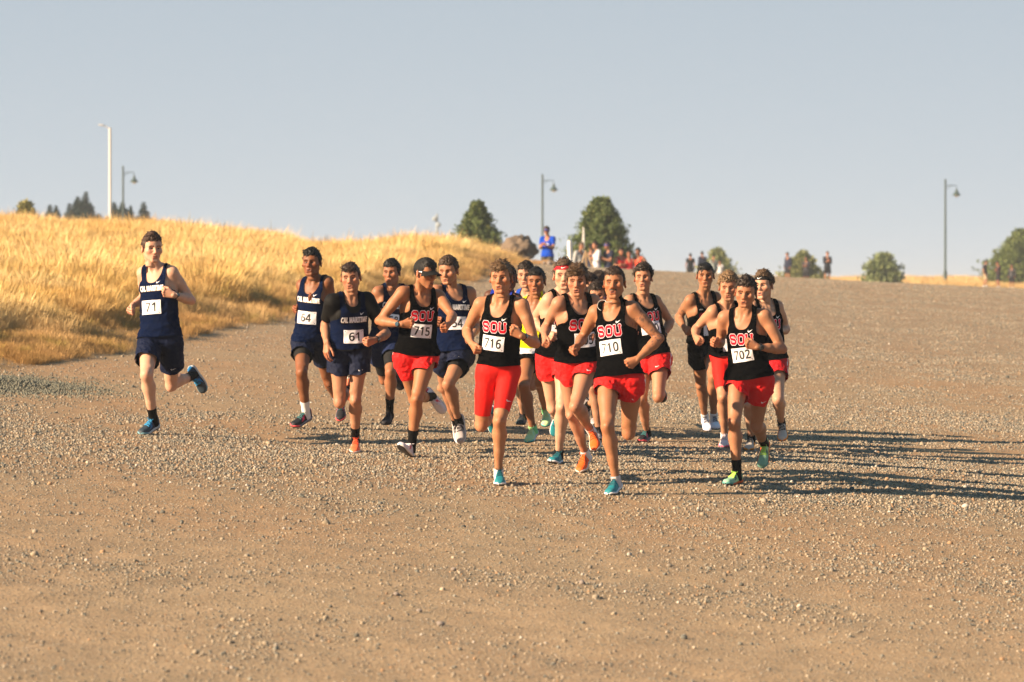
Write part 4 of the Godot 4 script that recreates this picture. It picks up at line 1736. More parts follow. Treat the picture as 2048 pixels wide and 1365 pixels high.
func rock_mesh(seed_: int, flat_: float, detail := false) -> Dictionary:
	var rng := RandomNumberGenerator.new()
	rng.seed = seed_
	var noise := FastNoiseLite.new()
	noise.seed = seed_
	noise.frequency = 0.9
	var s := SphereMesh.new()
	s.radius = 1.0
	s.height = 2.0
	s.radial_segments = 7 if not detail else 40
	s.rings = 3 if not detail else 24
	var a := s.get_mesh_arrays()
	var v: PackedVector3Array = a[Mesh.ARRAY_VERTEX]
	var t: PackedInt32Array = a[Mesh.ARRAY_INDEX]
	var ax := Vector3(rng.randf_range(0.75, 1.25), flat_ * rng.randf_range(0.8, 1.2), rng.randf_range(0.7, 1.1))
	for k in v.size():
		var q := v[k]
		var r := 1.0 + 0.45 * noise.get_noise_3dv(q * 1.3)
		if detail:
			r += 0.10 * noise.get_noise_3dv(q * 4.0 + Vector3(3, 0, 0)) + 0.04 * noise.get_noise_3dv(q * 11.0)
		v[k] = q * r * ax
	# a seam of doubled vertices: normals by place
	var n := Field.normals_of(v, t)
	var by := {}
	for k in v.size():
		var key := Vector3i(v[k] * 1000.0)
		by[key] = by.get(key, Vector3.ZERO) + n[k]
	for k in v.size():
		n[k] = (by[Vector3i(v[k] * 1000.0)] as Vector3).normalized()
	return {"v": v, "i": t, "n": n}


func scatter(called: String, mesh: Mesh, mat: Material, xfs: Array, cols: PackedColorArray) -> MultiMeshInstance3D:
	var mm := MultiMesh.new()
	mm.transform_format = MultiMesh.TRANSFORM_3D
	mm.use_colors = true
	mm.mesh = mesh
	mm.instance_count = xfs.size()
	for k in xfs.size():
		mm.set_instance_transform(k, xfs[k])
		mm.set_instance_color(k, cols[k])
	var o := MultiMeshInstance3D.new()
	o.name = called
	o.multimesh = mm
	o.material_override = mat
	add_child(o, true)
	o.set_meta("kind", "stuff")
	return o


func stone_color(rng: RandomNumberGenerator) -> Color:
	var k := rng.randf()
	var c := Color(0.23, 0.225, 0.19)
	if k < 0.30:
		c = Color(0.36, 0.29, 0.20)
	elif k < 0.55:
		c = Color(0.30, 0.25, 0.19)
	elif k < 0.63:
		c = Color(0.46, 0.38, 0.28)
	elif k < 0.82:
		c = Color(0.13, 0.135, 0.12)
	elif k < 0.84:
		c = Color(0.60, 0.54, 0.46)
	elif k < 0.90:
		c = Color(0.38, 0.22, 0.11)
	c = c.lerp(Color(0.25, 0.235, 0.19), 0.25)
	return c * rng.randf_range(0.64, 1.0)


func make_stones() -> void:
	var rng := RandomNumberGenerator.new()
	rng.seed = 77
	var sets := [[], [], [], []]
	var cols := [PackedColorArray(), PackedColorArray(), PackedColorArray(), PackedColorArray()]
	var d := 15.0
	while d < 108.0:
		var step := 0.25 if d < 60.0 else 0.5
		var half := 0.152 * d + 1.2
		var per := 1900.0 if d < 26.0 else 1350.0 if d < 42.0 else 950.0 if d < 60.0 else 520.0
		for k in int(per * step * half * 2.0):
			var x := rng.randf_range(-half, half)
			var dd := d + rng.randf() * step
			var g := gravel(x, dd)
			var tiny := dd < 27.0 and rng.randf() < 0.45
			if not tiny and rng.randf() > pow(g, 1.8):
				continue
			if verge(dd) - x > rng.randf() * 1.5:
				continue
			var r := 0.0055 + 0.0075 * pow(rng.randf(), 2.2) + (0.006 if rng.randf() < 0.05 else 0.0) + (0.014 if rng.randf() < 0.002 else 0.0)
			if tiny:
				r = rng.randf_range(0.0025, 0.0055)
			r *= lerpf(1.0, 1.15, sm(45.0, 75.0, dd)) * lerpf(1.0, 0.82, sm(25.0, 19.0, dd))
			var y := ground_y(x, dd)
			var b := Basis.from_euler(Vector3(rng.randfn(0, 0.4), rng.randf() * TAU, rng.randfn(0, 0.4))) * Basis.from_scale(Vector3.ONE * r)
			var q := k % 4
			sets[q].append(Transform3D(b, Vector3(x, y + r * rng.randf_range(0.0, 0.45), -dd)))
			cols[q].append(stone_color(rng))
		d += step
	for q in 4:
		var o := scatter("gravel" if q == 0 else "gravel_%03d" % q, to_mesh(rock_mesh(40 + q, [0.62, 0.75, 0.55, 0.85][q])), mats.stone, sets[q], cols[q])
		o.set_meta("label", ["small grey and tan gravel stones strewn over the track", "sharp pieces of crushed rock mixed into the track gravel", "flat chips of stone lying among the track gravel", "rounded pebbles lying among the track gravel"][q])
		o.set_meta("category", "gravel")

# ---------------------------------------------------------------- grass, trees, lamps and the roadside
func tuft_mesh(seed_: int, blades: int, spread: float, bend: float, heads: bool) -> Dictionary:
	var rng := RandomNumberGenerator.new()
	rng.seed = seed_
	var v := PackedVector3Array()
	var t := PackedInt32Array()
	var c := PackedColorArray()
	for b in blades:
		var a := rng.randf() * TAU
		var out := Vector3(cos(a), 0, sin(a))
		var side := Vector3(-sin(a), 0, cos(a)).rotated(Vector3.UP, rng.randf() * 2.0)
		var p := out * rng.randf() * spread
		var h := rng.randf_range(0.5, 1.0)
		var w := rng.randf_range(0.0022, 0.0055)
		var k := bend * rng.randf_range(0.3, 1.2)
		var base := v.size()
		var tint := rng.randf_range(0.75, 1.2)
		for e in 4:
			var u := e / 3.0
			var q := p + Vector3.UP * h * u * (1.0 - 0.18 * k * u) + out * k * h * u * u
			var ww := w * (1.0 - 0.75 * u)
			if heads and e >= 2:
				ww = w * (1.8 if e == 2 else 0.5)
			v.append(q - side * ww)
			v.append(q + side * ww)
			for s in 2:
				c.append(Color(tint, tint, tint))
		for e in 3:
			var i := base + e * 2
			t.append_array(PackedInt32Array([i, i + 1, i + 2, i + 1, i + 3, i + 2]))
	return {"v": v, "i": t, "n": Field.normals_of(v, t), "c": c}


func make_grass() -> void:
	var rng := RandomNumberGenerator.new()
	rng.seed = 5
	var kinds := [[], [], [], []]
	var cols := [PackedColorArray(), PackedColorArray(), PackedColorArray(), PackedColorArray()]
	var clump := FastNoiseLite.new()
	clump.seed = 4
	clump.frequency = 0.22
	clump.fractal_octaves = 3
	# the bank on the left
	for k in 205000:
		var d := 37.0 + 78.0 * pow(rng.randf(), 0.85)
		var x := rng.randf_range(-0.150 * d - (0.6 if rng.randf() < 0.85 else 8.0), verge(d))
		var u := verge(d) - x
		var n := clump.get_noise_2d(x * 2.2, d * 1.3)
		var edge := 0.5 + 1.6 * clump.get_noise_2d(x * 3.0, d * 1.6)
		if rng.randf() > sm(edge - 0.9, edge + 1.4, u) + 0.04:
			continue
		if n < -0.33 and rng.randf() < 0.75:
			continue
		var h := (0.36 + 0.26 * n + 0.16 * rng.randf()) * (0.30 + 0.70 * sm(0.0, 2.8, u + 0.8 * n)) * (1.0 - 0.25 * sm(60.0, 40.0, d))
		if rng.randf() < 0.05:
			h *= 1.35
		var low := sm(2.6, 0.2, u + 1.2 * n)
		var col := Color(0.70, 0.49, 0.180).lerp(Color(0.80, 0.62, 0.31), clampf(0.5 + 1.2 * clump.get_noise_2d(x * 1.1 + 60.0, d * 0.8), 0.0, 1.0))
		col = col.lerp(Color(0.56, 0.34, 0.095), clampf(0.9 * clump.get_noise_2d(x * 2.7 - 30.0, d * 1.6) + 0.15, 0.0, 0.85))
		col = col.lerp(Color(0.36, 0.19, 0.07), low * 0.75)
		if clump.get_noise_2d(x * 7.0 + 11.0, d * 5.0) > 0.36:
			col = col.lerp(Color(0.30, 0.26, 0.05), 0.6)   # greener weeds
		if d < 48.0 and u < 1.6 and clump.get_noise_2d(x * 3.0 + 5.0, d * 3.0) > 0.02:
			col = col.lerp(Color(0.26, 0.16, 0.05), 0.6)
		var q := rng.randi() % 4
		var s := maxf(h, 0.12)
		var b := Basis.from_euler(Vector3(rng.randfn(0, 0.12), rng.randf() * TAU, rng.randfn(0, 0.12) - 0.12)) * Basis.from_scale(Vector3(s * 1.1, s, s * 1.1))
		kinds[q].append(Transform3D(b, Vector3(x, ground_y(x, d) - 0.01, -d)))
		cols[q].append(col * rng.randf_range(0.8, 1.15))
	# the field beyond the crest on the right
	for k in 16000:
		var d := 246.0 + 70.0 * rng.randf()
		var x := rng.randf_range(0.02 * d, 0.155 * d)
		var h := (0.5 + 0.3 * clump.get_noise_2d(x * 0.8, d * 0.5)) * rng.randf_range(0.7, 1.2)
		var q := rng.randi() % 4
		var b := Basis(Vector3.UP, rng.randf() * TAU) * Basis.from_scale(Vector3(h * 2.0, h, h * 2.0))
		kinds[q].append(Transform3D(b, Vector3(x, ground_y(x, d), -d)))
		cols[q].append(Color(0.64, 0.48, 0.24).lerp(Color(0.55, 0.36, 0.12), rng.randf() * 0.6))
	for q in 4:
		var o := scatter("dry_grass" if q == 0 else "dry_grass_%03d" % q, to_mesh(tuft_mesh(60 + q, 24, 0.40, [0.25, 0.5, 0.35, 0.6][q], q != 2)), mats.straw, kinds[q], cols[q])
		o.set_meta("label", ["tall upright dry golden grass on the bank", "bowed dry golden grass heads on the bank", "fine straw stems of the grassy bank", "leaning straw grass of the bank and far field"][q])
		o.set_meta("category", "grass")


# a crown of leaf sprays filling the shape given by half width at height (0..1), with lumps and gaps
func crown_mesh(seed_: int, height: float, widths: Array, sprays: int, leaf: float, lumps: float, col: Color, upright: float) -> Dictionary:
	var rng := RandomNumberGenerator.new()
	rng.seed = seed_
	var noise := FastNoiseLite.new()
	noise.seed = seed_
	noise.frequency = 1.0
	noise.fractal_octaves = 2
	var v := PackedVector3Array()
	var t := PackedInt32Array()
	var n := PackedVector3Array()
	var c := PackedColorArray()
	for k in sprays:
		var u := pow(rng.randf(), 1.15)
		var f := u * (widths.size() - 1)
		var i := mini(int(f), widths.size() - 2)
		var w := lerpf(widths[i], widths[i + 1], f - i)
		var a := rng.randf() * TAU
		var dir := Vector3(cos(a), 0, sin(a))
		var lump := 1.0 + lumps * noise.get_noise_3d(dir.x * 1.8, u * 6.0, dir.z * 1.8) * 1.6 + 0.4 * lumps * noise.get_noise_3d(dir.x * 5.0, u * 16.0, dir.z * 5.0)
		var r := w * lump * sqrt(rng.randf_range(0.2, 1.0)) * (1.0 + (0.22 * rng.randf() if rng.randf() < 0.25 else 0.0))
		var p := dir * r + Vector3.UP * u * height
		var g := noise.get_noise_3dv(p * 2.6)
		if g < -0.34:
			continue
		var out := (dir * (1.0 - upright) + Vector3.UP * (0.2 + upright) + Vector3(rng.randfn(0, 0.4), rng.randfn(0, 0.3), rng.randfn(0, 0.4))).normalized()
		var cc := col * rng.randf_range(0.65, 1.35)
		if rng.randf() < 0.15:
			cc = cc.lerp(Color(0.16, 0.15, 0.04), 0.5)
		for l in 4:
			var d := (out + Vector3(rng.randfn(0, 0.55), rng.randfn(0, 0.45), rng.randfn(0, 0.55))).normalized()
			var s := d.cross(Vector3(rng.randfn(), rng.randfn(), rng.randfn()).normalized()).normalized() * leaf * 0.26
			var b := v.size()
			var q := p + Vector3(rng.randfn(), rng.randfn(), rng.randfn()) * leaf * 0.35
			var ll := leaf * rng.randf_range(0.6, 1.2)
			v.append_array(PackedVector3Array([q, q + d * ll * 0.5 + s, q + d * ll, q + d * ll * 0.5 - s]))
			var nn := d.cross(s).normalized()
			n.append_array(PackedVector3Array([nn, nn, nn, nn]))
			c.append_array(PackedColorArray([cc, cc, cc, cc]))
			t.append_array(PackedInt32Array([b, b + 1, b + 2, b, b + 2, b + 3]))
	return {"v": v, "i": t, "n": n, "c": c}


func thing(called: String, label: String, category: String, at: Vector3, group := "") -> Node3D:
	var o := Node3D.new()
	o.name = numbered(called)
	add_child(o)
	o.position = at
	o.set_meta("label", label)
	o.set_meta("category", category)
	if group:
		o.set_meta("group", group)
	return o


func tinted(m: Dictionary, col: Color) -> Dictionary:
	var o := blank_mesh()
	add_to(o, m, Transform3D(), col)
	return o


func tree(called: String, label: String, x: float, d: float, y: float, height: float, widths: Array, sprays: int, leaf: float, lumps: float, col: Color, upright: float, group: String, seed_: int, stems := 3) -> void:
	var o := thing(called, label, "tree" if called.contains("tree") or called == "juniper" else "bush", Vector3(x, y, -d), group)
	var rng := RandomNumberGenerator.new()
	rng.seed = seed_
	var trunk := blank_mesh()
	for k in stems:
		var a := rng.randf() * TAU
		var lean: float = 0.0 if k == 0 else widths[1] * 0.55
		var top := Vector3(cos(a) * lean, height * (0.92 if k == 0 else rng.randf_range(0.4, 0.7)), sin(a) * lean)
		var r := height * 0.022
		add_to(trunk, tube([Vector3.ZERO, top * 0.4 + Vector3(0, 0.02, 0), top], [r, r * 0.7, r * 0.15], 7), Transform3D(), Color(0.12, 0.085, 0.06))
	part("trunk", trunk, mats.stone, o)
	part("crown", crown_mesh(seed_, height, widths, sprays, leaf, lumps, col, upright), mats.leaf, o)


# a spruce: whorls of drooping boughs set with needle sprays
func conifer(label: String, x: float, d: float, top: float, height: float, seed_: int) -> void:
	var o := thing("conifer_tree", label, "tree", Vector3(x, top - height, -d), "conifers beyond the grassy bank")
	var rng := RandomNumberGenerator.new()
	rng.seed = seed_
	part("trunk", tinted(tube([Vector3.ZERO, Vector3.UP * height * 0.6, Vector3.UP * height * 0.99], [height * 0.02, height * 0.011, 0.01], 7), Color(0.10, 0.075, 0.055)), mats.stone, o)
	var v := PackedVector3Array()
	var n := PackedVector3Array()
	var c := PackedColorArray()
	var t := PackedInt32Array()
	var y := height * 0.12
	while y < height:
		var reach := (height - y) * rng.randf_range(0.30, 0.46) + 0.04
		for b in 13:
			var a := rng.randf() * TAU
			var out := Vector3(cos(a), 0, sin(a))
			var len := reach * rng.randf_range(0.65, 1.1)
			for s in int(6 + len * 9.0):
				var u := (s + rng.randf()) / (6.0 + len * 9.0)
				var p := Vector3.UP * (y - 0.25 * len * u * u + 0.12 * len * u) + out * len * u
				for e in 3:
					var dd := (out * 0.8 + Vector3(rng.randfn(0, 0.7), rng.randfn(0, 0.3) + 0.1, rng.randfn(0, 0.7))).normalized()
					var sd := dd.cross(Vector3(rng.randfn(), rng.randfn(), rng.randfn())).normalized() * minf(0.09, 0.03 + 0.09 * len)
					var l := minf(0.34, 0.10 + 0.30 * len) * rng.randf_range(0.6, 1.2)
					var k := v.size()
					v.append_array(PackedVector3Array([p, p + dd * l * 0.5 + sd, p + dd * l, p + dd * l * 0.5 - sd]))
					var nn := dd.cross(sd).normalized()
					n.append_array(PackedVector3Array([nn, nn, nn, nn]))
					var cc := Color(0.030, 0.055, 0.036) * rng.randf_range(0.6, 1.4)
					c.append_array(PackedColorArray([cc, cc, cc, cc]))
					t.append_array(PackedInt32Array([k, k + 1, k + 2, k, k + 2, k + 3]))
		y += height * 0.022
	part("crown", {"v": v, "i": t, "n": n, "c": c}, mats.leaf, o)


func at(px: float, py: float, d: float) -> Vector3:
	return Vector3((px - 1024.0) / 7240.0 * d, 1.5 - (py - 600.0) / 7240.0 * d, -d)


func make_trees() -> void:
	var g := Color(0.12, 0.16, 0.06)
	var p := at(955, 560, 135.0)
	tree("juniper", "flame-shaped dark green juniper left of the brown boulder", p.x, 135.0, p.y, 2.85, [0.65, 1.08, 1.12, 0.95, 0.74, 0.55, 0.34, 0.10], 8500, 0.11, 0.42, g, 0.55, "evergreens on the crest", 21)
	p = at(1204, 560, 140.0)
	tree("juniper", "largest dense green juniper behind the white post and waiting people", p.x, 140.0, p.y, 3.10, [0.80, 1.10, 1.08, 0.98, 0.82, 0.66, 0.50, 0.22], 11500, 0.115, 0.42, g, 0.55, "evergreens on the crest", 22)
	p = at(2044, 586, 255.0)
	tree("large_bush", "big rounded green bush at the right edge of the picture", p.x, 255.0, p.y, 4.3, [1.36, 1.95, 2.07, 1.87, 1.46, 0.85, 0.2], 9500, 0.22, 0.55, Color(0.15, 0.19, 0.06), 0.35, "bushes along the crest", 23)
	p = at(1436, 580, 240.0)
	tree("shrub", "light green shrub behind the four spectators left of the curly hair", p.x, 240.0, p.y, 2.6, [0.5, 1.05, 1.13, 0.87, 0.42, 0.14], 1700, 0.24, 0.8, Color(0.24, 0.26, 0.11), 0.4, "bushes along the crest", 24)
	p = at(1606, 577, 240.0)
	tree("shrub", "round olive shrub between the three standing spectators", p.x, 240.0, p.y, 2.25, [0.7, 1.1, 1.13, 0.87, 0.5, 0.11], 2300, 0.24, 0.75, Color(0.20, 0.215, 0.09), 0.4, "bushes along the crest", 25)
	p = at(1766, 580, 240.0)
	tree("shrub", "lone ragged green shrub on the crest left of the tall lamp", p.x, 240.0, p.y, 2.2, [0.7, 0.87, 0.87, 0.85, 0.68, 0.22], 2300, 0.26, 0.8, Color(0.18, 0.22, 0.10), 0.6, "bushes along the crest", 26)
	p = at(52, 470, 150.0)
	tree("shrub", "yellowish green shrub left of the conifers above the bank", p.x, 150.0, p.y - 0.3, 1.6, [0.3, 0.34, 0.36, 0.32, 0.26, 0.1], 900, 0.16, 0.5, Color(0.24, 0.22, 0.08), 0.5, "bushes along the crest", 27)
	var k := 0
	for q in [[40, 410, "small conifer half hidden behind the yellowish shrub"], [72, 402, "left of a pair of conifers with twin tops"], [86, 393, "right of a pair of conifers with twin tops"], [112, 413, "low conifer just left of a slender spire"], [129, 385, "slender spire-shaped conifer left of the tallest one"], [147, 416, "lowest conifer squeezed beside the tallest one"], [171, 381, "tallest pointed conifer left of the white pole"], [204, 397, "broad conifer directly left of the white pole"], [215, 402, "conifer partly behind the white pole"], [244, 402, "conifer standing at the foot of the left lamp"], [265, 396, "rightmost conifer of the row above the bank"]]:
		p = at(q[0], q[1], 300.0)
		conifer("dark green " + q[2], p.x, 300.0 + (k % 3) * 9.0, p.y, [7.0, 8.5, 9.0, 6.5, 8.0, 5.5, 9.0, 8.0, 7.0, 8.0, 9.0][k], 100 + k)
		k += 1


func make_lamp(label: String, px: float, top: float, d: float, col: Color) -> void:
	var p := at(px, top, d)
	var base := gh(p.x, d)
	var h := p.y - base
	var o := thing("street_lamp", label, "street lamp", Vector3(p.x, base, -d), "street lamps along the crest")
	part("base", tinted(tube([Vector3.ZERO, Vector3.UP * 0.25, Vector3.UP * 0.32, Vector3.UP * 1.1, Vector3.UP * 1.16], [0.19, 0.18, 0.15, 0.13, 0.09], 12), col), mats.paint, o)
	part("pole", tinted(tube([Vector3.UP * 1.1, Vector3.UP * h * 0.6, Vector3.UP * (h - 0.25)], [0.085, 0.075, 0.066], 12), col), mats.paint, o)
	part("finial", tinted(tube([Vector3.UP * (h - 0.25), Vector3.UP * (h - 0.18), Vector3.UP * (h - 0.10), Vector3.UP * h], [0.075, 0.088, 0.055, 0.012], 10), col), mats.paint, o)
	var ay := h - 0.52
	var reach := 0.80
	var arm := blank_mesh()
	add_to(arm, tube([Vector3(0.05, ay, 0), Vector3(reach * 0.5, ay + 0.02, 0), Vector3(reach, ay, 0), Vector3(reach, ay - 0.22, 0)], [0.028, 0.026, 0.024, 0.020], 8), Transform3D(), col)
	add_to(arm, tube([Vector3(0.05, ay - 0.22, 0), Vector3(0.25, ay - 0.14, 0), Vector3(0.42, ay, 0)], [0.018, 0.016, 0.014], 6), Transform3D(), col)
	part("arm", arm, mats.paint, o)
	var sy := ay - 0.20
	part("lamp_shade", tinted(tube([Vector3(reach, sy, 0), Vector3(reach, sy - 0.12, 0), Vector3(reach, sy - 0.22, 0), Vector3(reach, sy - 0.34, 0), Vector3(reach, sy - 0.46, 0), Vector3(reach, sy - 0.50, 0)], [0.05, 0.085, 0.10, 0.20, 0.30, 0.31], 16, false), col), mats.paint, o)
	part("lens", tinted(tube([Vector3(reach, sy - 0.44, 0), Vector3(reach, sy - 0.54, 0), Vector3(reach, sy - 0.62, 0)], [0.20, 0.17, 0.05], 14), Color(0.55, 0.55, 0.52)), mats.gloss, o)


func make_lamps() -> void:
	var green := Color(0.050, 0.075, 0.072)
	make_lamp("dark green street lamp rising behind the conifers on the left", 246, 331, 262.0, green)
	make_lamp("dark green street lamp above the man in the blue shirt", 1085, 347, 258.0, green)
	make_lamp("dark green street lamp standing alone on the crest at the right", 1891, 357, 258.0, green)
	# tall white pole with a thin light arm
	var p := at(220, 256, 150.0)
	var base := gh(p.x, 150.0)
	var o := thing("light_pole", "tall white pole with a thin top arm above the golden bank", "pole", Vector3(p.x, base, -150.0))
	part("pole", tinted(tube([Vector3.ZERO, Vector3.UP * (p.y - base)], [0.064, 0.054], 12), Color(0.60, 0.60, 0.58)), mats.paint, o)
	part("arm", tinted(tube([Vector3.UP * (p.y - base - 0.05), Vector3(-0.12, p.y - base + 0.03, 0), Vector3(-0.30, p.y - base + 0.10, 0)], [0.03, 0.025, 0.02], 6), Color(0.45, 0.46, 0.47)), mats.paint, o)
	part("lamp_head", tinted(tube([Vector3(-0.26, p.y - base + 0.10, 0), Vector3(-0.48, p.y - base + 0.13, 0)], [0.045, 0.03], 8), Color(0.45, 0.46, 0.47)), mats.paint, o)
	# a floodlight mast far off, faint in the haze
	p = at(874, 428, 520.0)
	base = gh(p.x, 520.0)
	o = thing("floodlight_mast", "faint distant mast with two round floodlights above the bank", "mast", Vector3(p.x, base, -520.0))
	part("pole", tinted(tube([Vector3.ZERO, Vector3.UP * (p.y - base)], [0.22, 0.16], 8), Color(0.30, 0.34, 0.36)), mats.paint, o)
	for q in [Vector3(-0.32, -0.75, 0.2), Vector3(0.22, -1.6, 0.2)]:
		var c: Vector3 = Vector3.UP * (p.y - base) + q
		part("floodlight", tinted(tube([c - Vector3(0, 0, 0.2), c, c + Vector3(0, 0, 0.22)], [0.14, 0.32, 0.36], 12), Color(0.25, 0.29, 0.31)), mats.paint, o)


func make_roadside() -> void:
	# boulder, earth mound and the row of rocks along the verge
	var b := at(1038, 502, 111.0)
	var o := thing("boulder", "large brown boulder on the earth mound by the juniper", "boulder", Vector3(b.x, b.y, -111.0))
	part("rock", tinted(rock_mesh(7, 0.86, true), Color(0.15, 0.115, 0.085)), mats.stone, o)
	o.scale = Vector3(0.50, 0.46, 0.45)
	var hill := Field.new(Vector3(-2.5, -1.0, -2.0), Vector3(2.5, 1.0, 2.0), 0.06)
	hill.ball(Vector3(-0.4, -0.25, 0), Vector3(0.9, 0.50, 0.8), Basis(), 0.2)
	hill.ball(Vector3(0.45, -0.25, 0.1), Vector3(0.75, 0.48, 0.7), Basis(), 0.2)
	var m := hill.net()
	var v: PackedVector3Array = m.v
	for k in v.size():
		v[k] += (m.n[k] as Vector3) * 0.05 * patchy.get_noise_3dv(v[k] * 25.0)
	m.v = v
	m.n = Field.normals_of(v, m.i)
	b = at(1062, 536, 110.0)
	o = thing("earth_mound", "low mound of bare brown earth under the boulder", "mound", Vector3(b.x, b.y, -110.0))
	part("earth", tinted(m, Color(0.34, 0.21, 0.10)), mats.dirt, o)
	var rng := RandomNumberGenerator.new()
	rng.seed = 91
	var shapes := []
	for k in 4:
		shapes.append(to_mesh(tinted(rock_mesh(200 + k, 0.7, false), Color(0.22, 0.19, 0.165))))
	for k in 15:
		var px := 996.0 + k * 7.8 + rng.randf_range(-2, 2)
		var q := at(px, 527.0 + rng.randf_range(-1.5, 2.0), 107.5)
		rock(["first", "second", "third", "fourth", "fifth", "sixth", "seventh", "eighth", "ninth", "tenth", "eleventh", "twelfth", "thirteenth", "fourteenth", "fifteenth"][k] + " small grey rock from the left in the row below the boulder", "rocks in a row at the crest", q, rng.randf_range(0.05, 0.11), shapes[k % 4], rng)
	for q in [[152, 589, 58.0, 0.13, "grey rock half sunk in the golden bank, left of a pair"], [222, 590, 58.0, 0.11, "grey rock half sunk in the golden bank, right of a pair"]]:
		var px: float = q[0] / 2.926
		rock(q[4], "rocks in the bank", at(px, q[1], q[2]), q[3], shapes[1], rng)
	for q in [[907, 1143, 22.6, 0.020, "dark pebble standing upright on smooth dirt in the foreground"], [1165, 1170, 21.6, 0.024, "pale tan pebble right of the dark upright one"], [881, 1253, 19.6, 0.022, "dark oval pebble low in the middle foreground"], [792, 1193, 21.0, 0.020, "long pale grey pebble left of the foreground middle"], [838, 1226, 20.2, 0.018, "dark grey pebble left of the dark oval one"]]:
		var px: float = q[0]
		var d: float = q[2]
		var x := (px - 1024.0) / 7240.0 * d
		# slide along the ray to the ground
		for k in 12:
			d = 7240.0 * (1.5 - ground_y(x, d)) / (float(q[1]) - 600.0)
			x = (px - 1024.0) / 7240.0 * d
		rock(q[4], "single pebbles in the foreground", Vector3(x, ground_y(x, d) + q[3] * 0.5, -d), q[3], shapes[2], rng)
	# a grey heap of gravel at the left edge
	for k in 1:
		var s := []
		var c := PackedColorArray()
		for i in 5200:
			var d := 38.2 + rng.randfn(0, 0.8)
			var x := -0.150 * d + absf(rng.randfn(0, 0.62)) + 0.05
			var r := rng.randf_range(0.006, 0.015)
			s.append(Transform3D(Basis.from_euler(Vector3(rng.randfn(), rng.randf() * TAU, 0)) * Basis.from_scale(Vector3.ONE * r), Vector3(x, ground_y(x, d) + r * 0.4 + 0.09 * exp(-pow((d - 38.2) / 0.8, 2.0)) * exp(-pow((x + 5.6) / 0.7, 2.0)) * rng.randf(), -d)))
			c.append(stone_color(rng).lerp(Color(0.13, 0.14, 0.11), 0.75))
		var h := scatter("gravel_heap", to_mesh(rock_mesh(44, 0.7)), mats.stone, s, c)
		h.set_meta("label", "low grey heap of coarse gravel at the left edge below the grass")
		h.set_meta("category", "gravel")
	# white feather banner, white marker post and a wooden easel among the waiting people
	var p := at(1166, 560, 128.0)
	o = thing("feather_banner", "narrow white upright banner beside the large juniper", "banner", Vector3(p.x, p.y, -128.0))
	part("pole", tinted(tube([Vector3.ZERO, Vector3.UP * 1.86], [0.022, 0.016], 8), Color(0.35, 0.35, 0.36)), mats.paint, o)
	var rings := []
	for e in 9:
		var u := e / 8.0
		var w := 0.050 * (1.0 - 0.35 * u) * sqrt(maxf(0.02, 1.0 - pow(u, 6.0)))
		var ring := []
		for a in 10:
			var r := TAU * a / 10.0
			ring.append(Vector3(cos(r) * w + 0.02, 1.12 + u * 0.76, -sin(r) * 0.018))
		rings.append(ring)
	part("fabric", tinted(loft(rings, true, true, true), Color(0.78, 0.76, 0.71)), mats.cloth, o)
	p = at(1140, 560, 120.0)
	o = thing("marker_post", "short white post in front of the large juniper", "post", Vector3(p.x, p.y, -120.0))
	part("post", tinted(tube([Vector3.ZERO, Vector3.UP * 1.22, Vector3.UP * 1.30], [0.085, 0.080, 0.06], 4), Color(0.80, 0.79, 0.76)), mats.paint, o)
	part("foot", tinted(tube([Vector3.ZERO, Vector3.UP * 0.1], [0.14, 0.12], 4), Color(0.6, 0.6, 0.58)), mats.paint, o)
	p = at(1172, 560, 118.0)
	o = thing("easel", "leaning wooden easel beside the spectator in grey", "easel", Vector3(p.x, p.y, -118.0))
	for q in [Vector3(-0.30, 0, 0), Vector3(0.42, 0, 0.05), Vector3(0.05, 0, -0.45)]:
		part("leg", tinted(tube([q, Vector3(0, 0.95, 0)], [0.030, 0.026], 4), Color(0.42, 0.29, 0.15)), mats.paint, o)


func rock(label: String, group: String, p: Vector3, r: float, mesh: Mesh, rng: RandomNumberGenerator) -> void:
	var o := MeshInstance3D.new()
	o.name = numbered("rock")
	o.mesh = mesh
	o.material_override = mats.stone
	add_child(o)
	o.position = p
	o.rotation = Vector3(rng.randfn(0, 0.2), rng.randf() * TAU, rng.randfn(0, 0.2))
	o.scale = Vector3.ONE * r
	o.set_meta("label", label)
	o.set_meta("category", "rock")
	o.set_meta("group", group)

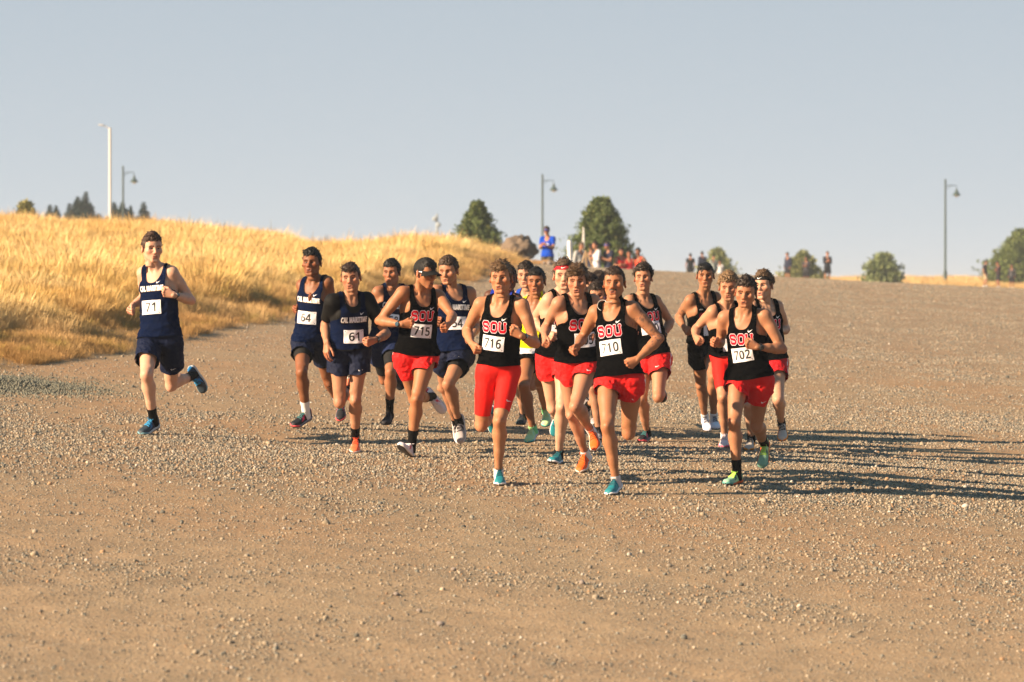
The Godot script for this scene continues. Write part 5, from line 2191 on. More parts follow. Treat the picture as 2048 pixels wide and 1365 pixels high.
# ---------------------------------------------------------------- who is there
# joints of each runner in millimetres (x from the hips, height above the camera's datum, z towards the camera), in the order of JN
const POSES := {
	"71": {"x": -3.128, "d": 32.18, "h": 1.07, "j": [0, 1153, 0, -29, 1774, 0, -71, 1971, 30, -164, 1754, -115, -176, 1530, -336, -258, 1467, -84, -288, 1402, -4, 106, 1759, 15, 266, 1515, -105, 127, 1564, 125, 1, 1594, 125, -94, 1155, 0, -89, 855, 349, -50, 458, 142, -139, 346, 287, 94, 1151, 0, 76, 758, -239, 221, 825, -659, 315, 691, -779]},
	"64": {"x": -1.893, "d": 34.15, "h": 1.03, "j": [0, 1071, 0, 20, 1602, 120, 12, 1812, 150, -89, 1602, 5, -89, 1460, -264, -118, 1398, -10, -176, 1373, 71, 161, 1631, 135, 187, 1413, -75, 70, 1456, 156, -42, 1500, 156, -77, 1075, 35, -72, 785, 370, -43, 408, 160, -153, 293, 274, 77, 1068, -35, 149, 694, -262, 225, 487, -634, 244, 324, -528]},
	"61": {"x": -1.398, "d": 31.07, "h": 0.98, "j": [0, 1092, 0, 18, 1517, 120, 21, 1711, 150, -137, 1503, 135, -213, 1312, -68, -190, 1153, 124, -199, 1005, 124, 153, 1517, 5, 321, 1233, 5, 227, 1177, 230, 148, 1146, 278, -87, 1092, 0, -83, 644, 0, -29, 752, -393, -14, 665, -557, 87, 1092, 0, 51, 665, 0, 42, 329, -237, 36, 217, -89]},
	"5x": {"x": -1.200, "d": 34.48, "h": 0.96, "j": [0, 1064, 0, 55, 1589, 0, 55, 1754, 30, -80, 1569, 15, -168, 1378, -174, -76, 1355, 52, -41, 1401, 129, 178, 1585, -115, 231, 1385, -309, 155, 1316, -87, 101, 1332, -9, -64, 1064, -35, -28, 743, -292, 56, 759, -686, 120, 639, -807, 64, 1064, 35, 55, 811, 361, 40, 446, 191, -8, 334, 326]},
	"715": {"x": -0.818, "d": 30.81, "h": 1.00, "j": [0, 1017, 0, 28, 1507, 120, 83, 1713, 150, -116, 1548, 135, -308, 1312, 135, -110, 1284, 292, 21, 1288, 292, 199, 1514, 5, 316, 1356, 225, 285, 1281, 467, 257, 1236, 552, -97, 1010, 0, -18, 644, -212, 111, 644, -612, 222, 522, -706, 97, 1024, 0, 11, 644, 182, -36, 250, 45, -124, 261, 213]},
	"54": {"x": -0.517, "d": 32.18, "h": 1.00, "j": [0, 1018, 0, -32, 1550, 0, -47, 1751, 30, -168, 1572, 15, -211, 1393, -215, -172, 1285, 12, -152, 1336, 97, 143, 1558, -115, 201, 1263, -115, 166, 1180, 123, 144, 1127, 205, -79, 1018, -35, -86, 711, -336, 4, 397, -600, 64, 161, -600, 79, 1018, 35, -45, 752, 350, 41, 434, 89, 56, 239, 89]},
	"716": {"x": -0.107, "d": 28.28, "h": 1.00, "j": [0, 923, 0, 16, 1424, 120, 23, 1654, 150, -141, 1450, 5, -250, 1249, -182, -207, 1141, 45, -171, 1072, 107, 188, 1443, 135, 290, 1147, 135, 178, 1210, 355, 89, 1256, 355, -87, 923, 10, -133, 506, -83, -60, 552, -494, -33, 436, -642, 87, 923, -10, 10, 544, 179, 2, 158, 14, 10, 61, 178]},
	"db": {"x": -0.062, "d": 34.81, "h": 0.95, "j": [0, 1072, 0, -16, 1520, 120, 32, 1690, 150, -154, 1536, 5, -194, 1317, -165, -130, 1236, 53, -81, 1252, 133, 113, 1503, 135, 162, 1301, -53, 89, 1236, 169, 49, 1244, 255, -72, 1077, -35, -91, 721, 165, -53, 394, -61, -62, 298, 92, 72, 1067, 35, 43, 683, -100, 14, 707, -497, 14, 587, -631]},
	"bl": {"x": 0.187, "d": 35.32, "h": 1.00, "j": [0, 1105, 0, -37, 1536, 120, -49, 1734, 150, -127, 1528, 5, -144, 1314, -198, -86, 1216, 30, -53, 1216, 125, 86, 1545, 135, 160, 1314, -34, 111, 1249, 207, 78, 1249, 302, -70, 1109, 35, -104, 683, 84, -77, 374, -200, -106, 297, -28, 70, 1101, -35, 10, 664, -35, 20, 722, -451, 29, 625, -614]},
	"ye": {"x": 0.210, "d": 32.18, "h": 0.97, "j": [0, 1024, 0, -14, 1451, 120, 5, 1657, 150, -115, 1451, 5, -148, 1278, -221, -74, 1189, -3, -29, 1204, 82, 106, 1466, 135, 144, 1263, -64, 61, 1308, 165, 16, 1346, 242, -66, 1019, 35, -106, 734, 336, -26, 369, 173, -66, 255, 312, 66, 1028, -35, 44, 769, -361, 91, 509, -672, 94, 369, -553]},
	"hb": {"x": 0.375, "d": 30.42, "h": 1.03, "j": [0, 1032, 0, 53, 1532, 120, 63, 1713, 150, -68, 1512, 135, -193, 1352, -92, -92, 1235, 121, -16, 1200, 181, 150, 1539, 5, 247, 1352, -214, 219, 1248, 26, 178, 1248, 120, -72, 1032, -35, -28, 608, -155, 16, 504, -572, -8, 360, -702, 72, 1032, 35, 44, 616, 184, 20, 231, -14, -40, 171, 163]},
	"705": {"x": 0.535, "d": 29.19, "h": 1.00, "j": [0, 993, 0, -21, 1451, 120, -11, 1651, 150, -164, 1465, 135, -257, 1285, -80, -275, 1202, 161, -280, 1132, 232, 122, 1485, 5, 195, 1285, -200, 142, 1192, 32, 102, 1192, 123, -86, 989, -13, -48, 575, -120, 63, 244, -354, 21, 110, -227, 86, 997, 13, -25, 644, 232, 98, 448, -119, 136, 294, -14]},
	"710": {"x": 0.829, "d": 27.85, "h": 1.00, "j": [0, 881, 0, -56, 1423, 0, -41, 1624, 30, -186, 1402, -115, -281, 1205, -313, -323, 1146, -68, -389, 1095, -13, 103, 1431, 15, 304, 1202, 15, 131, 1043, 116, 50, 983, 116, -92, 881, 0, -100, 529, 247, -34, 126, 149, -88, 27, 302, 92, 881, 0, 73, 471, -127, 99, 551, -539, 99, 449, -699]},
	"cu": {"x": 1.324, "d": 34.15, "h": 1.00, "j": [0, 948, 0, -108, 1493, 0, -86, 1704, 30, -220, 1484, 15, -281, 1285, -194, -212, 1182, 28, -177, 1182, 122, 39, 1484, -115, 186, 1290, -281, 99, 1156, -82, -4, 1134, -82, -73, 948, -35, -106, 561, 149, -47, 256, -133, -101, 175, 30, 73, 948, 35, 47, 588, 268, 83, 606, -150, 110, 543, -327]},
	"mu": {"x": 0.843, "d": 34.48, "h": 0.96, "j": [0, 1071, 0, -32, 1466, 120, -32, 1600, 150, -106, 1435, 135, -138, 1293, -108, -90, 1231, 123, -59, 1223, 214, 82, 1450, 5, 122, 1293, -227, 67, 1223, 0, 35, 1215, 91, -62, 1071, -35, -71, 714, 172, -19, 319, 112, -33, 252, 281, 62, 1071, 35, 52, 690, -124, -100, 548, -469, -119, 429, -605]},
	"br": {"x": 0.869, "d": 36.57, "h": 0.96, "j": [0, 1177, 0, 4, 1631, 120, 4, 1780, 150, -87, 1614, 5, -121, 1449, -223, -81, 1348, -4, -51, 1359, 87, 96, 1614, 135, 131, 1439, -85, 81, 1348, 136, 51, 1359, 227, -61, 1177, -35, -61, 818, 169, -30, 465, -22, -40, 379, 139, 61, 1177, 35, 61, 793, -117, 45, 783, -520, 45, 667, -660]},
	"su": {"x": 0.754, "d": 35.67, "h": 0.96, "j": [0, 1116, 0, 4, 1587, 120, 8, 1741, 150, -89, 1571, 5, -123, 1377, -199, -84, 1278, 22, -54, 1288, 113, 98, 1571, 135, 128, 1377, -69, 79, 1278, 149, 49, 1288, 240, -64, 1116, -35, -64, 761, 176, -44, 426, -47, -44, 337, 112, 64, 1116, 35, 54, 736, -128, 34, 736, -530, 34, 613, -665]},
	"60": {"x": 1.928, "d": 36.20, "h": 1.00, "j": [0, 1019, 0, -10, 1524, 120, 0, 1733, 150, -152, 1486, 135, -257, 1324, -88, -214, 1219, 140, -167, 1157, 203, 110, 1514, 5, 186, 1314, -198, 100, 1210, 18, 52, 1210, 106, -62, 1019, -35, -24, 644, -241, 27, 314, -496, 66, 186, -362, 62, 1019, 35, 68, 721, 345, 80, 332, 188, 95, 227, 345]},
	"69": {"x": 2.001, "d": 33.67, "h": 1.02, "j": [0, 1044, 0, 0, 1487, 120, 4, 1682, 150, -142, 1451, 135, -283, 1301, -84, -303, 1221, 163, -270, 1163, 241, 97, 1487, 5, 177, 1292, -210, 124, 1185, 21, 80, 1185, 113, -62, 1044, -35, -47, 661, 178, -17, 311, -68, -30, 209, 96, 62, 1044, 35, 51, 652, -162, 68, 686, -589, 68, 601, -763]},
	"702": {"x": 1.904, "d": 28.96, "h": 0.98, "j": [0, 976, 0, -50, 1466, 120, -42, 1656, 150, -206, 1458, 5, -225, 1260, -205, -259, 1256, 43, -324, 1279, 113, 114, 1473, 135, 251, 1210, 135, 38, 1230, 264, -99, 1268, 264, -95, 983, 0, -138, 624, 217, -110, 221, 137, -201, 152, 284, 95, 969, 0, 66, 588, -178, 150, 434, -550, 132, 251, -522]},
	"h2": {"x": 2.354, "d": 33.21, "h": 1.00, "j": [0, 989, 0, -44, 1513, 64, -52, 1683, 94, -162, 1487, 79, -205, 1277, -123, -162, 1190, 112, -127, 1199, 205, 87, 1491, -51, 183, 1282, -234, 109, 1268, 9, 48, 1277, 88, -66, 989, -35, -187, 597, 93, -145, 294, -196, -174, 185, -43, 66, 989, 35, 69, 647, 296, 124, 437, -64, 124, 277, 39]},
}

const SHORT := [0.028, 0.007, 0.018, 0.008, 0.003, 560, 0.026, 0.85, 0.0]
const CROP := [0.018, 0.004, 0.014, 0.006, 0.002, 480, 0.017, 0.9, 0.0]
const FLOPPY := [0.026, 0.009, 0.030, 0.005, 0.010, 760, 0.045, 0.28, 0.008]
const SHAGGY := [0.022, 0.014, 0.030, 0.006, 0.016, 800, 0.052, 0.25, 0.035]
const SWEPT := [0.018, 0.007, 0.022, 0.005, 0.010, 320, 0.040, 0.30, 0.0]
const CURLY := [0.032, 0.022, 0.015, 0.011, 0.004, 480, 0.030, 0.9, 0.012]
const UPRIGHT := [0.028, 0.010, 0.018, 0.007, 0.0, 420, 0.045, 0.9, 0.0, 0.020]
const BANDED := [0.034, 0.014, 0.015, 0.010, 0.0, 480, 0.032, 0.9, 0.0, 0.020]
const THICK := [0.022, 0.008, 0.014, 0.004, 0.010, 340, 0.032, 0.5, 0.0]
const BLACK := Color(0.010, 0.009, 0.008)
const DARK := Color(0.022, 0.014, 0.010)
const BROWN := Color(0.060, 0.036, 0.020)
const FAIR := Color(0.17, 0.105, 0.052)
const RED := Color(0.58, 0.012, 0.014)
const NAVY := Color(0.0040, 0.0085, 0.029)
const INK := Color(0.0028, 0.0028, 0.0033)
const WHITE := Color(0.72, 0.72, 0.74)


func make_templates() -> void:
	T.head = head_template(0.0038)
	T.head_far = head_template(0.009)
	T.hand = hand_template(1.0, 0.0042)
	T.hand_open = hand_template(0.30, 0.0042)
	T.hand_far = hand_template(1.0, 0.009)
	var k := Color(0.012, 0.013, 0.016)
	var teal := Color(0.012, 0.19, 0.23)
	T.teal = shoe_parts([teal, Color(0.03, 0.28, 0.30), WHITE, Color(0.012, 0.10, 0.13)])
	T.orange = shoe_parts([Color(0.85, 0.11, 0.012), Color(0.55, 0.05, 0.01), Color(0.70, 0.62, 0.55), Color(0.80, 0.14, 0.02)])
	T.coral = shoe_parts([Color(0.85, 0.16, 0.06), Color(0.80, 0.22, 0.11), Color(0.70, 0.62, 0.58), Color(0.80, 0.10, 0.04)])
	T.blue = shoe_parts([Color(0.012, 0.025, 0.045), Color(0.02, 0.16, 0.36), Color(0.50, 0.52, 0.52), Color(0.03, 0.30, 0.60), Color(0.03, 0.045, 0.06), Color(0.18, 0.36, 0.42)])
	T.black_pink = shoe_parts([k, Color(0.75, 0.03, 0.12), Color(0.20, 0.20, 0.25), Color(0.03, 0.14, 0.15), k, Color(0.80, 0.12, 0.14)])
	T.black = shoe_parts([k, k, k, k])
	T.white = shoe_parts([Color(0.62, 0.58, 0.62), Color(0.55, 0.03, 0.05), Color(0.66, 0.62, 0.60), Color(0.70, 0.65, 0.68)])
	T.grey = shoe_parts([Color(0.34, 0.31, 0.32), Color(0.02, 0.02, 0.025), Color(0.60, 0.57, 0.57), Color(0.015, 0.015, 0.02)])
	T.lime = shoe_parts([Color(0.42, 0.62, 0.26), Color(0.05, 0.09, 0.09), Color(0.70, 0.12, 0.03), Color(0.45, 0.80, 0.10), Color(0.24, 0.44, 0.30), Color(0.10, 0.30, 0.28)])
	T.mint = shoe_parts([Color(0.48, 0.66, 0.30), Color(0.30, 0.66, 0.42), Color(0.55, 0.55, 0.58), Color(0.55, 0.68, 0.36), Color(0.45, 0.62, 0.30), Color(0.10, 0.48, 0.44)])
	T.dark_yellow = shoe_parts([Color(0.03, 0.045, 0.05), Color(0.35, 0.50, 0.02), Color(0.06, 0.09, 0.10), Color(0.02, 0.02, 0.03)])
	T.cream = shoe_parts([Color(0.48, 0.43, 0.38), Color(0.10, 0.09, 0.09), Color(0.80, 0.24, 0.01), Color(0.03, 0.03, 0.03)])
	T.all_white = shoe_parts([Color(0.66, 0.66, 0.74), Color(0.55, 0.55, 0.64), Color(0.60, 0.60, 0.70), Color(0.08, 0.08, 0.1)])
	T.white_pink = shoe_parts([Color(0.64, 0.62, 0.66), Color(0.60, 0.30, 0.38), Color(0.80, 0.16, 0.26), Color(0.55, 0.5, 0.55)])


func runner_joints(id: String) -> Dictionary:
	var q: Dictionary = POSES[id]
	var J := {"h": q.h}
	var y0 := gh(q.x, q.d)
	for k in JN.size():
		J[JN[k]] = Vector3(q.j[k * 3] * 0.001, q.j[k * 3 + 1] * 0.001 - y0, q.j[k * 3 + 2] * 0.001)
	return J


# how far the lower shoe's sole is above the ground
func clearance(J: Dictionary, x0: float, d0: float) -> float:
	var low := 9.0
	for sd in ["R", "L"]:
		var a: Vector3 = J[sd + "A"]
		var d: Vector3 = (J[sd + "T"] - a).normalized()
		var u: Vector3 = (J[sd + "K"] - a).normalized()
		var y0 := (u - d * u.dot(d)).normalized()
		var fz := d * cos(0.297) + y0 * sin(0.297)
		var fy := y0 * cos(0.297) - d * sin(0.297)
		for q in [[-0.088, -0.065], [-0.088, 0.13], [-0.068, 0.203]]:
			var p: Vector3 = a + (fy * q[0] + fz * q[1]) * float(J.h)
			low = minf(low, p.y - (ground_y(x0 + p.x, d0 - p.z) - gh(x0, d0)))
	return low


func make_runners() -> void:
	var red := {"len": 0.40, "col": RED, "pipe": WHITE, "mark": true, "flare": 0.9, "notch": 0.35}
	var navy := {"len": 0.50, "col": NAVY, "mark": true, "flare": 0.9, "notch": 0.15}
	var sou := {"kind": "sou", "col": INK}
	var cal := {"kind": "cal", "col": NAVY}
	var low_sock := [0.035, WHITE]
	var list := [
		{"id": "710", "label": "front runner wearing bib 710 with a moustache and a tattooed arm, teal shoes", "skin": Color(0.46, 0.255, 0.155), "hair": CROP, "hc": Color(0.03, 0.018, 0.012), "yaw": -10, "pitch": 3, "top": {"kind": "sou", "col": INK, "hem": 0.03}, "bib": "710", "bib_tilt": 3.0, "shorts": {"len": 0.34, "col": RED, "pipe": WHITE, "mark": true, "flare": 0.6, "notch": 0.35}, "shoes": "teal", "sock": [0.03, Color(0.55, 0.5, 0.5)], "must": 0.9, "open": 0.0035, "squint": 0.25, "tattoo": [["LS", "LE", 0.55, 0.13], ["LE", "LW", 0.15, 0.07], ["RP", "RK", 0.72, 0.06]], "extra": ["earphone_cord"], "stance": true},
		{"id": "716", "label": "runner with bib 716, floppy brown hair and red half tights", "skin": Color(0.52, 0.30, 0.19), "hair": FLOPPY, "hc": Color(0.125, 0.075, 0.038), "yaw": -12, "pitch": 0, "top": {"kind": "sou", "col": INK, "hem": 0.065}, "bib": "716", "bib_tilt": -3.0, "bib_at": Vector2(-0.01, -0.288), "shorts": {"len": 0.80, "col": Color(0.62, 0.014, 0.010), "tight": true, "mark": true, "waist": 0.10}, "shoes": "teal", "sock": [0.012, WHITE], "open": 0.0035, "watch": "L", "stance": true},
		{"id": "702", "label": "runner with bib 702 and lime green shoes leading the right-hand group", "skin": Color(0.48, 0.28, 0.185), "hair": SHORT, "hc": DARK, "yaw": -12, "pitch": -6, "roll": 5, "top": {"kind": "sou", "col": INK, "hem": 0.015}, "bib": "702", "bib_tilt": 6.0, "shorts": {"len": 0.46, "col": RED, "pipe": WHITE, "mark": true, "flare": 1.1, "notch": 0.45}, "shoes": "lime", "sock": [0.115, INK], "watch": "L", "face": 1.05, "open": 0.0025, "stance": true},
		{"id": "705", "label": "shaggy-haired runner in orange shoes just left of bib 710", "skin": Color(0.55, 0.33, 0.24), "hair": SHAGGY, "hc": Color(0.085, 0.050, 0.027), "yaw": -6, "pitch": -8, "top": sou, "bib": "705", "bib_at": Vector2(0.012, -0.29), "shorts": red, "shoes": "orange", "sock": low_sock, "open": 0.0035, "squint": 0.25, "stance": true},
		{"id": "hb", "label": "runner with a red headband behind the runner in orange shoes", "skin": Color(0.68, 0.48, 0.39), "hair": UPRIGHT, "hc": Color(0.075, 0.048, 0.030), "yaw": -3, "pitch": 0, "top": sou, "bib": "720", "bib_at": Vector2(-0.03, -0.26), "shorts": red, "shoes": "teal", "sock": [0.03, INK], "extra": ["headband_red"], "squint": 0.3, "stance": true},
		{"id": "715", "label": "runner with bib 715 in a black cap and white-framed sunglasses looking sideways", "skin": Color(0.45, 0.245, 0.145), "hair": CROP, "hc": BLACK, "yaw": 48, "pitch": -10, "top": {"kind": "sou", "col": INK, "hem": 0.02}, "bib": "715", "bib_tilt": -2.0, "shorts": {"len": 0.42, "col": RED, "pipe": WHITE, "flare": 1.2, "notch": 0.55}, "shoes": "white", "sock": [0.15, INK], "watch": "R", "dial": Color(0.03, 0.07, 0.10), "extra": ["cap", "sunglasses"], "stance": true},
		{"id": "71", "label": "tall pale runner wearing bib 71 running alone at the far left", "skin": Color(0.74, 0.54, 0.45), "hair": SHORT, "hc": Color(0.05, 0.028, 0.018), "yaw": 24, "pitch": 0, "top": {"kind": "cal", "col": NAVY, "hem": 0.03}, "bib": "71", "shorts": {"len": 0.62, "col": Color(0.0035, 0.0075, 0.026), "pipe": Color(0.5, 0.5, 0.6), "mark": true, "flare": 0.7, "notch": 0.1}, "shoes": "blue", "sock": [0.12, INK], "watch": "L", "stance": true, "gaze": 1.0},
		{"id": "61", "label": "runner with bib 61 wearing a black t-shirt under his singlet", "skin": Color(0.52, 0.32, 0.23), "hair": SWEPT, "hc": Color(0.03, 0.018, 0.012), "yaw": -6, "pitch": -4, "roll": -3, "top": {"kind": "cal", "col": NAVY, "under": Color(0.007, 0.0052, 0.0056), "sleeve": 0.0, "grow": 0.014, "hem": 0.03}, "bib": "61", "shorts": navy, "shoes": "coral", "sock": [0.12, INK], "watch": "L", "beard": 0.25, "must": 0.35, "open": 0.0025, "squint": 0.2, "open_hand": "R", "stance": true},
		{"id": "64", "label": "brown-skinned runner with bib 64 and tall white socks, both feet off the ground", "skin": Color(0.28, 0.14, 0.08), "hair": SHORT, "hc": BLACK, "yaw": -14, "pitch": 3, "top": cal, "bib": "64", "bib_at": Vector2(0.0, -0.30), "shorts": {"len": 0.50, "col": NAVY, "mark": true, "flare": 0.8, "notch": 0.15, "under": 0.56}, "shoes": "black_pink", "sock": [0.13, WHITE], "watch": "L", "dial": Color(0.02, 0.12, 0.18), "open": 0.004},
		{"id": "54", "label": "runner with bib 54 in grey shoes behind the black cap", "skin": Color(0.50, 0.30, 0.205), "hair": SHORT, "hc": Color(0.05, 0.030, 0.018), "yaw": -20, "pitch": -6, "top": cal, "bib": "54", "bib_at": Vector2(-0.01, -0.285), "shorts": {"len": 0.50, "col": NAVY, "mark": true, "flare": 1.0, "notch": 0.2, "under": 0.55}, "shoes": "grey", "sock": [0.04, INK], "squint": 0.25},
		{"id": "5x", "label": "dark-haired runner in black shoes and black under-shorts behind bibs 61 and 715", "skin": Color(0.40, 0.22, 0.14), "hair": SHORT, "hc": BLACK, "yaw": -18, "pitch": 0, "top": cal, "bib": "58", "shorts": {"len": 0.46, "col": Color(0.008, 0.018, 0.055), "flare": 0.9, "under": 0.80}, "shoes": "black", "sock": [0.14, INK], "stance": false, "open": 0.0035, "b": 1.05},
		{"id": "ye", "label": "runner in a bright yellow singlet with mint green shoes", "skin": Color(0.37, 0.195, 0.115), "hair": THICK, "hc": BLACK, "yaw": -10, "pitch": 0, "top": {"kind": "stripe", "col": Color(0.62, 0.60, 0.01), "hem": 0.03}, "shorts": {"len": 0.42, "col": INK, "flare": 0.8, "notch": 0.2}, "shoes": "mint", "sock": [0.02, Color(0.2, 0.6, 0.25)], "open": 0.0025},
		{"id": "bl", "label": "runner in a blue singlet half hidden behind the yellow singlet", "skin": Color(0.58, 0.39, 0.30), "hair": SHORT, "hc": DARK, "yaw": -14, "pitch": -2, "top": {"kind": "", "col": Color(0.010, 0.055, 0.38)}, "shorts": {"len": 0.46, "col": Color(0.010, 0.055, 0.40), "flare": 0.9}, "shoes": "dark_yellow", "sock": [0.03, INK], "lod": 1.3},
		{"id": "db", "label": "dark-skinned runner in blue almost hidden behind the runner with bib 716", "skin": Color(0.13, 0.065, 0.045), "hair": SHORT, "hc": BLACK, "yaw": 5, "pitch": 0, "top": {"kind": "", "col": Color(0.010, 0.030, 0.30)}, "shorts": {"len": 0.46, "col": Color(0.010, 0.030, 0.30)}, "shoes": "dark_yellow", "sock": [0.03, INK], "lod": 1.3},
		{"id": "cu", "label": "curly-haired runner behind bib 710's tattooed arm", "skin": Color(0.52, 0.32, 0.225), "hair": CURLY, "hc": Color(0.028, 0.018, 0.012), "yaw": -8, "pitch": 4, "top": sou, "bib": "700", "bib_at": Vector2(-0.02, -0.27), "shorts": {"len": 0.46, "col": RED, "pipe": WHITE, "mark": true, "flare": 0.9, "notch": 0.2}, "shoes": "black_pink", "sock": [0.03, INK], "watch": "L", "squint": 0.25, "stance": true},
		{"id": "mu", "label": "moustached runner in white and blue peering between the front runners", "skin": Color(0.50, 0.32, 0.235), "hair": CURLY, "hc": DARK, "yaw": -4, "pitch": -3, "top": {"kind": "white_blue", "col": Color(0.70, 0.70, 0.74)}, "shorts": {"len": 0.44, "col": Color(0.010, 0.055, 0.40)}, "shoes": "grey", "sock": [0.04, INK], "must": 0.7, "beard": 0.3, "lod": 1.3, "stance": true},
		{"id": "br", "label": "rearmost dark-haired runner looking down behind bib 710's head", "skin": Color(0.46, 0.25, 0.18), "hair": FLOPPY, "hc": DARK, "yaw": 20, "pitch": -28, "top": {"kind": "", "col": Color(0.010, 0.055, 0.38)}, "shorts": {"len": 0.44, "col": Color(0.010, 0.055, 0.40)}, "shoes": "grey", "sock": [0.04, INK], "lod": 1.3, "stance": true},
		{"id": "su", "label": "runner mostly hidden behind the shaggy hair of the runner in orange shoes", "skin": Color(0.52, 0.33, 0.25), "hair": SHORT, "hc": DARK, "yaw": 30, "pitch": -5, "top": {"kind": "", "col": Color(0.010, 0.055, 0.38)}, "shorts": {"len": 0.44, "col": Color(0.010, 0.055, 0.40)}, "shoes": "grey", "sock": [0.04, INK], "lod": 1.3, "stance": true},
		{"id": "60", "label": "runner in black shorts and white shoes at the left of the right-hand group", "skin": Color(0.42, 0.24, 0.15), "hair": SWEPT, "hc": BLACK, "yaw": -4, "pitch": -2, "top": {"kind": "sou_dark", "col": INK, "hem": 0.05}, "bib": "60", "bib_at": Vector2(0.02, -0.29), "shorts": {"len": 0.48, "col": INK, "pipe": WHITE, "flare": 1.0, "notch": 0.2}, "shoes": "all_white", "sock": [0.04, WHITE], "tattoo": [["RS", "RE", 0.6, 0.075], ["LP", "LK", 0.62, 0.06]], "b": 1.04, "squint": 0.35},
		{"id": "69", "label": "curly fair-haired bearded runner with red half tights between bibs 60 and 702", "skin": Color(0.57, 0.355, 0.255), "hair": CURLY, "hc": FAIR, "yaw": -6, "pitch": -9, "top": sou, "bib": "69", "bib_at": Vector2(-0.005, -0.30), "shorts": {"len": 0.80, "col": Color(0.62, 0.014, 0.010), "tight": true, "waist": 0.10}, "shoes": "white_pink", "sock": [0.02, WHITE], "beard": 0.5, "must": 0.4, "squint": 0.25, "stance": true},
		{"id": "h2", "label": "runner with a black headband and cream shoes with orange soles, behind bib 702", "skin": Color(0.64, 0.45, 0.36), "hair": BANDED, "hc": Color(0.085, 0.052, 0.028), "yaw": -26, "pitch": 0, "top": sou, "shorts": {"len": 0.48, "col": Color(0.45, 0.010, 0.012), "pipe": WHITE, "mark": true, "flare": 0.8, "notch": 0.15}, "shoes": "cream", "sock": [0.03, INK], "extra": ["headband_black"], "open": 0.0035, "stance": true},
	]
	for s in list:
		var q: Dictionary = POSES[s.id]
		var J := runner_joints(s.id)
		J.b = s.get("b", 1.0)
		var c := clearance(J, q.x, q.d)
		var lift := 0.0
		if s.get("stance", false):
			lift = -clampf(c + 0.004, -0.12, 0.12)
		elif c < 0.01:
			lift = 0.01 - c
		for k in JN:
			J[k] += Vector3(0, lift, 0)
		make_person(s, J, Vector3(q.x, gh(q.x, q.d), -q.d))


# a standing figure: arms is "down", "hips", "folded" or "phone"; turn faces it round
func stand(h: float, arms: String, sway: float) -> Dictionary:
	var J := {"h": h, "b": 1.05}
	var p := {"P": Vector3(0, 0.94, 0), "NK": Vector3(0, 1.45, 0.04), "HD": Vector3(0, 1.665, 0.05), "RS": Vector3(-0.18, 1.43, -0.02), "LS": Vector3(0.18, 1.43, -0.02), "RP": Vector3(-0.088, 0.93, 0), "LP": Vector3(0.088, 0.93, 0), "RK": Vector3(-0.11, 0.51, 0.04 + sway), "LK": Vector3(0.11, 0.51, 0.03 - sway), "RA": Vector3(-0.12, 0.09, -0.01 + sway * 1.5), "LA": Vector3(0.12, 0.09, -0.02 - sway * 1.5), "RT": Vector3(-0.15, 0.035, 0.17 + sway * 1.5), "LT": Vector3(0.15, 0.035, 0.16 - sway * 1.5)}
	for s in [["R", -1.0], ["L", 1.0]]:
		var k: float = s[1]
		var e := Vector3(k * 0.25, 1.15, -0.05)
		var w := Vector3(k * 0.25, 0.91, 0.06)
		var f := Vector3(k * 0.24, 0.82, 0.09)
		if arms == "folded":
			e = Vector3(k * 0.23, 1.16, 0.04)
			w = Vector3(k * -0.02, 1.20, 0.20)
			f = Vector3(k * -0.10, 1.22, 0.19)
		elif arms == "phone":
			e = Vector3(k * 0.22, 1.15, 0.05)
			w = Vector3(k * 0.07, 1.22, 0.26)
			f = Vector3(k * 0.03, 1.28, 0.30)
		elif arms == "hips":
			e = Vector3(k * 0.33, 1.17, -0.08)
			w = Vector3(k * 0.20, 1.02, 0.05)
			f = Vector3(k * 0.14, 0.99, 0.10)
		p[s[0] + "E"] = e
		p[s[0] + "W"] = w
		p[s[0] + "H"] = f
	for n in JN:
		J[n] = (p[n] as Vector3) * h
	return J


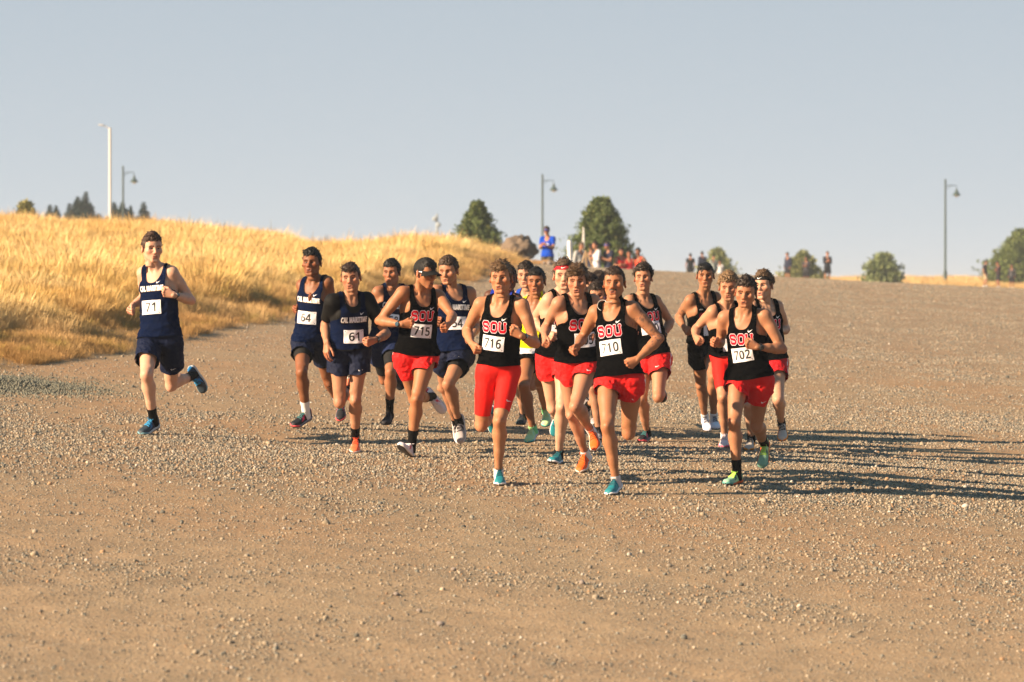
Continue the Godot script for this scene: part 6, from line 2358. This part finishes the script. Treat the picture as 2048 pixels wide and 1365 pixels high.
func make_spectators() -> void:
	var jeans := {"len": 1.5, "col": Color(0.02, 0.03, 0.06), "waist": 0.10, "tight": true}
	var khaki := {"len": 0.92, "col": Color(0.33, 0.26, 0.17), "waist": 0.10}
	var dark := {"len": 0.90, "col": Color(0.014, 0.014, 0.018), "waist": 0.10}
	var rshort := {"len": 0.45, "col": RED, "waist": 0.10}
	var navy := Color(0.012, 0.018, 0.04)
	var grey := Color(0.34, 0.35, 0.35)
	# px, head top row, d, turn, arms, label, skin, hair colour, top, shorts, extras
	var list := [
		[1095, 453, 113.0, -25, "phone", "man in a bright blue shirt and blue cap standing behind the mound", Color(0.50, 0.30, 0.22), BROWN, {"kind": "tee", "col": Color(0.010, 0.060, 0.42), "sleeve": 0.62, "hem": -0.04, "name": "shirt"}, {"len": 0.92, "col": Color(0.06, 0.055, 0.05), "waist": 0.10}, ["cap_blue"], 1.05],
		[1161, 485, 124.0, 40, "down", "spectator in a light grey sweatshirt beside the easel", Color(0.45, 0.28, 0.20), BROWN, {"kind": "", "col": grey, "sleeve": 0.97, "hem": -0.04, "name": "sweatshirt"}, khaki, [], 1.0],
		[1182, 489, 127.0, 160, "down", "spectator in dark clothes mostly hidden behind the pale hoodie", Color(0.40, 0.24, 0.17), DARK, {"kind": "", "col": navy, "sleeve": 0.97, "hem": -0.04, "name": "sweatshirt"}, dark, [], 0.98],
		[1193, 483, 124.0, -70, "folded", "spectator in a pale grey hoodie in front of the large juniper", Color(0.50, 0.32, 0.24), DARK, {"kind": "", "col": Color(0.50, 0.51, 0.55), "sleeve": 0.97, "hem": -0.04, "name": "hoodie"}, jeans, [], 1.0],
		[1217, 484, 124.0, -60, "phone", "spectator in navy with a cap right of the pale hoodie", Color(0.45, 0.28, 0.20), DARK, {"kind": "", "col": navy, "sleeve": 0.62, "hem": -0.04, "name": "shirt"}, jeans, ["cap_blue"], 1.0],
		[1241, 496, 124.0, 25, "folded", "runner in a red singlet with folded arms waiting left of two others", Color(0.48, 0.28, 0.20), DARK, {"kind": "", "col": RED, "hem": 0.0}, rshort, [], 0.98],
		[1258, 501, 124.0, 0, "down", "runner in a dark red singlet facing the track between two others", Color(0.42, 0.24, 0.17), DARK, {"kind": "", "col": Color(0.34, 0.008, 0.014), "hem": 0.0}, rshort, [], 0.95],
		[1278, 496, 124.0, -35, "hips", "dark-haired runner in an orange-red singlet, rightmost of the waiting three", Color(0.30, 0.16, 0.11), BLACK, {"kind": "", "col": Color(0.60, 0.06, 0.025), "hem": 0.0}, rshort, [], 0.98],
		[1381, 507, 215.0, 180, "down", "spectator in a black t-shirt, leftmost of four on the crest", Color(0.42, 0.25, 0.18), DARK, {"kind": "", "col": INK, "sleeve": 0.62, "hem": -0.04, "name": "t_shirt"}, dark, [], 1.0],
		[1405, 503, 215.0, 200, "down", "tall spectator in navy second from left of four on the crest", Color(0.40, 0.24, 0.17), BLACK, {"kind": "", "col": navy, "sleeve": 0.97, "hem": -0.04, "name": "sweatshirt"}, dark, [], 1.05],
		[1427, 511, 216.0, 20, "down", "spectator in a grey-green top in front of the light green shrub", Color(0.42, 0.26, 0.19), BLACK, {"kind": "", "col": Color(0.24, 0.28, 0.27), "sleeve": 0.97, "hem": -0.04, "name": "sweatshirt"}, dark, [], 0.98],
		[1440, 521, 217.0, 0, "down", "short spectator in white, rightmost of four on the crest", Color(0.42, 0.26, 0.19), DARK, {"kind": "", "col": Color(0.65, 0.65, 0.68), "sleeve": 0.62, "hem": -0.04, "name": "t_shirt"}, dark, [], 0.86],
		[1576, 505, 215.0, -50, "down", "spectator in a black top left of the olive shrub", Color(0.48, 0.30, 0.22), BROWN, {"kind": "", "col": navy, "sleeve": 0.97, "hem": -0.04, "name": "sweatshirt"}, dark, [], 1.0],
		[1613, 513, 214.0, -30, "folded", "spectator in charcoal standing in front of the olive shrub", Color(0.30, 0.17, 0.12), BLACK, {"kind": "", "col": Color(0.030, 0.030, 0.036), "sleeve": 0.97, "hem": -0.04, "name": "sweatshirt"}, dark, [], 0.95],
		[1655, 503, 214.0, 10, "phone", "spectator in a dark hoodie right of the olive shrub", Color(0.50, 0.32, 0.24), BROWN, {"kind": "", "col": Color(0.022, 0.024, 0.036), "sleeve": 0.97, "hem": -0.04, "name": "hoodie"}, dark, [], 1.05],
		[1971, 521, 240.0, 60, "down", "person in a black shirt and khaki shorts walking near the right edge", Color(0.45, 0.27, 0.19), BLACK, {"kind": "", "col": Color(0.03, 0.018, 0.02), "sleeve": 0.62, "hem": -0.04, "name": "t_shirt"}, khaki, [], 1.0],
		[1997, 523, 240.0, -70, "folded", "person in black with a red sleeve beside the big bush", Color(0.42, 0.25, 0.18), BLACK, {"kind": "", "col": Color(0.022, 0.010, 0.012), "sleeve": 0.97, "hem": -0.04, "name": "sweatshirt"}, dark, [], 1.0],
		[2024, 529, 240.0, -20, "down", "small person in charcoal at the right edge before the big bush", Color(0.35, 0.20, 0.14), BLACK, {"kind": "", "col": Color(0.045, 0.045, 0.05), "sleeve": 0.97, "hem": -0.04, "name": "sweatshirt"}, dark, [], 0.92],
	]
	for q in list:
		var p := at(q[0], q[1], q[2])
		var h: float = q[11]
		var J := stand(h, q[4], 0.10 if q[0] == 1971 else 0.0)
		var s := {"label": q[5], "skin": q[6], "hc": q[7], "hair": SHORT, "top": q[8], "shorts": q[9], "extra": q[10], "shoes": "black", "sock": [0.06, WHITE], "lod": 2.2, "group": "people waiting on the crest"}
		var place := Vector3(p.x, p.y - 1.80 * h, -q[2])
		make_person(s, J, place, deg_to_rad(q[3]))
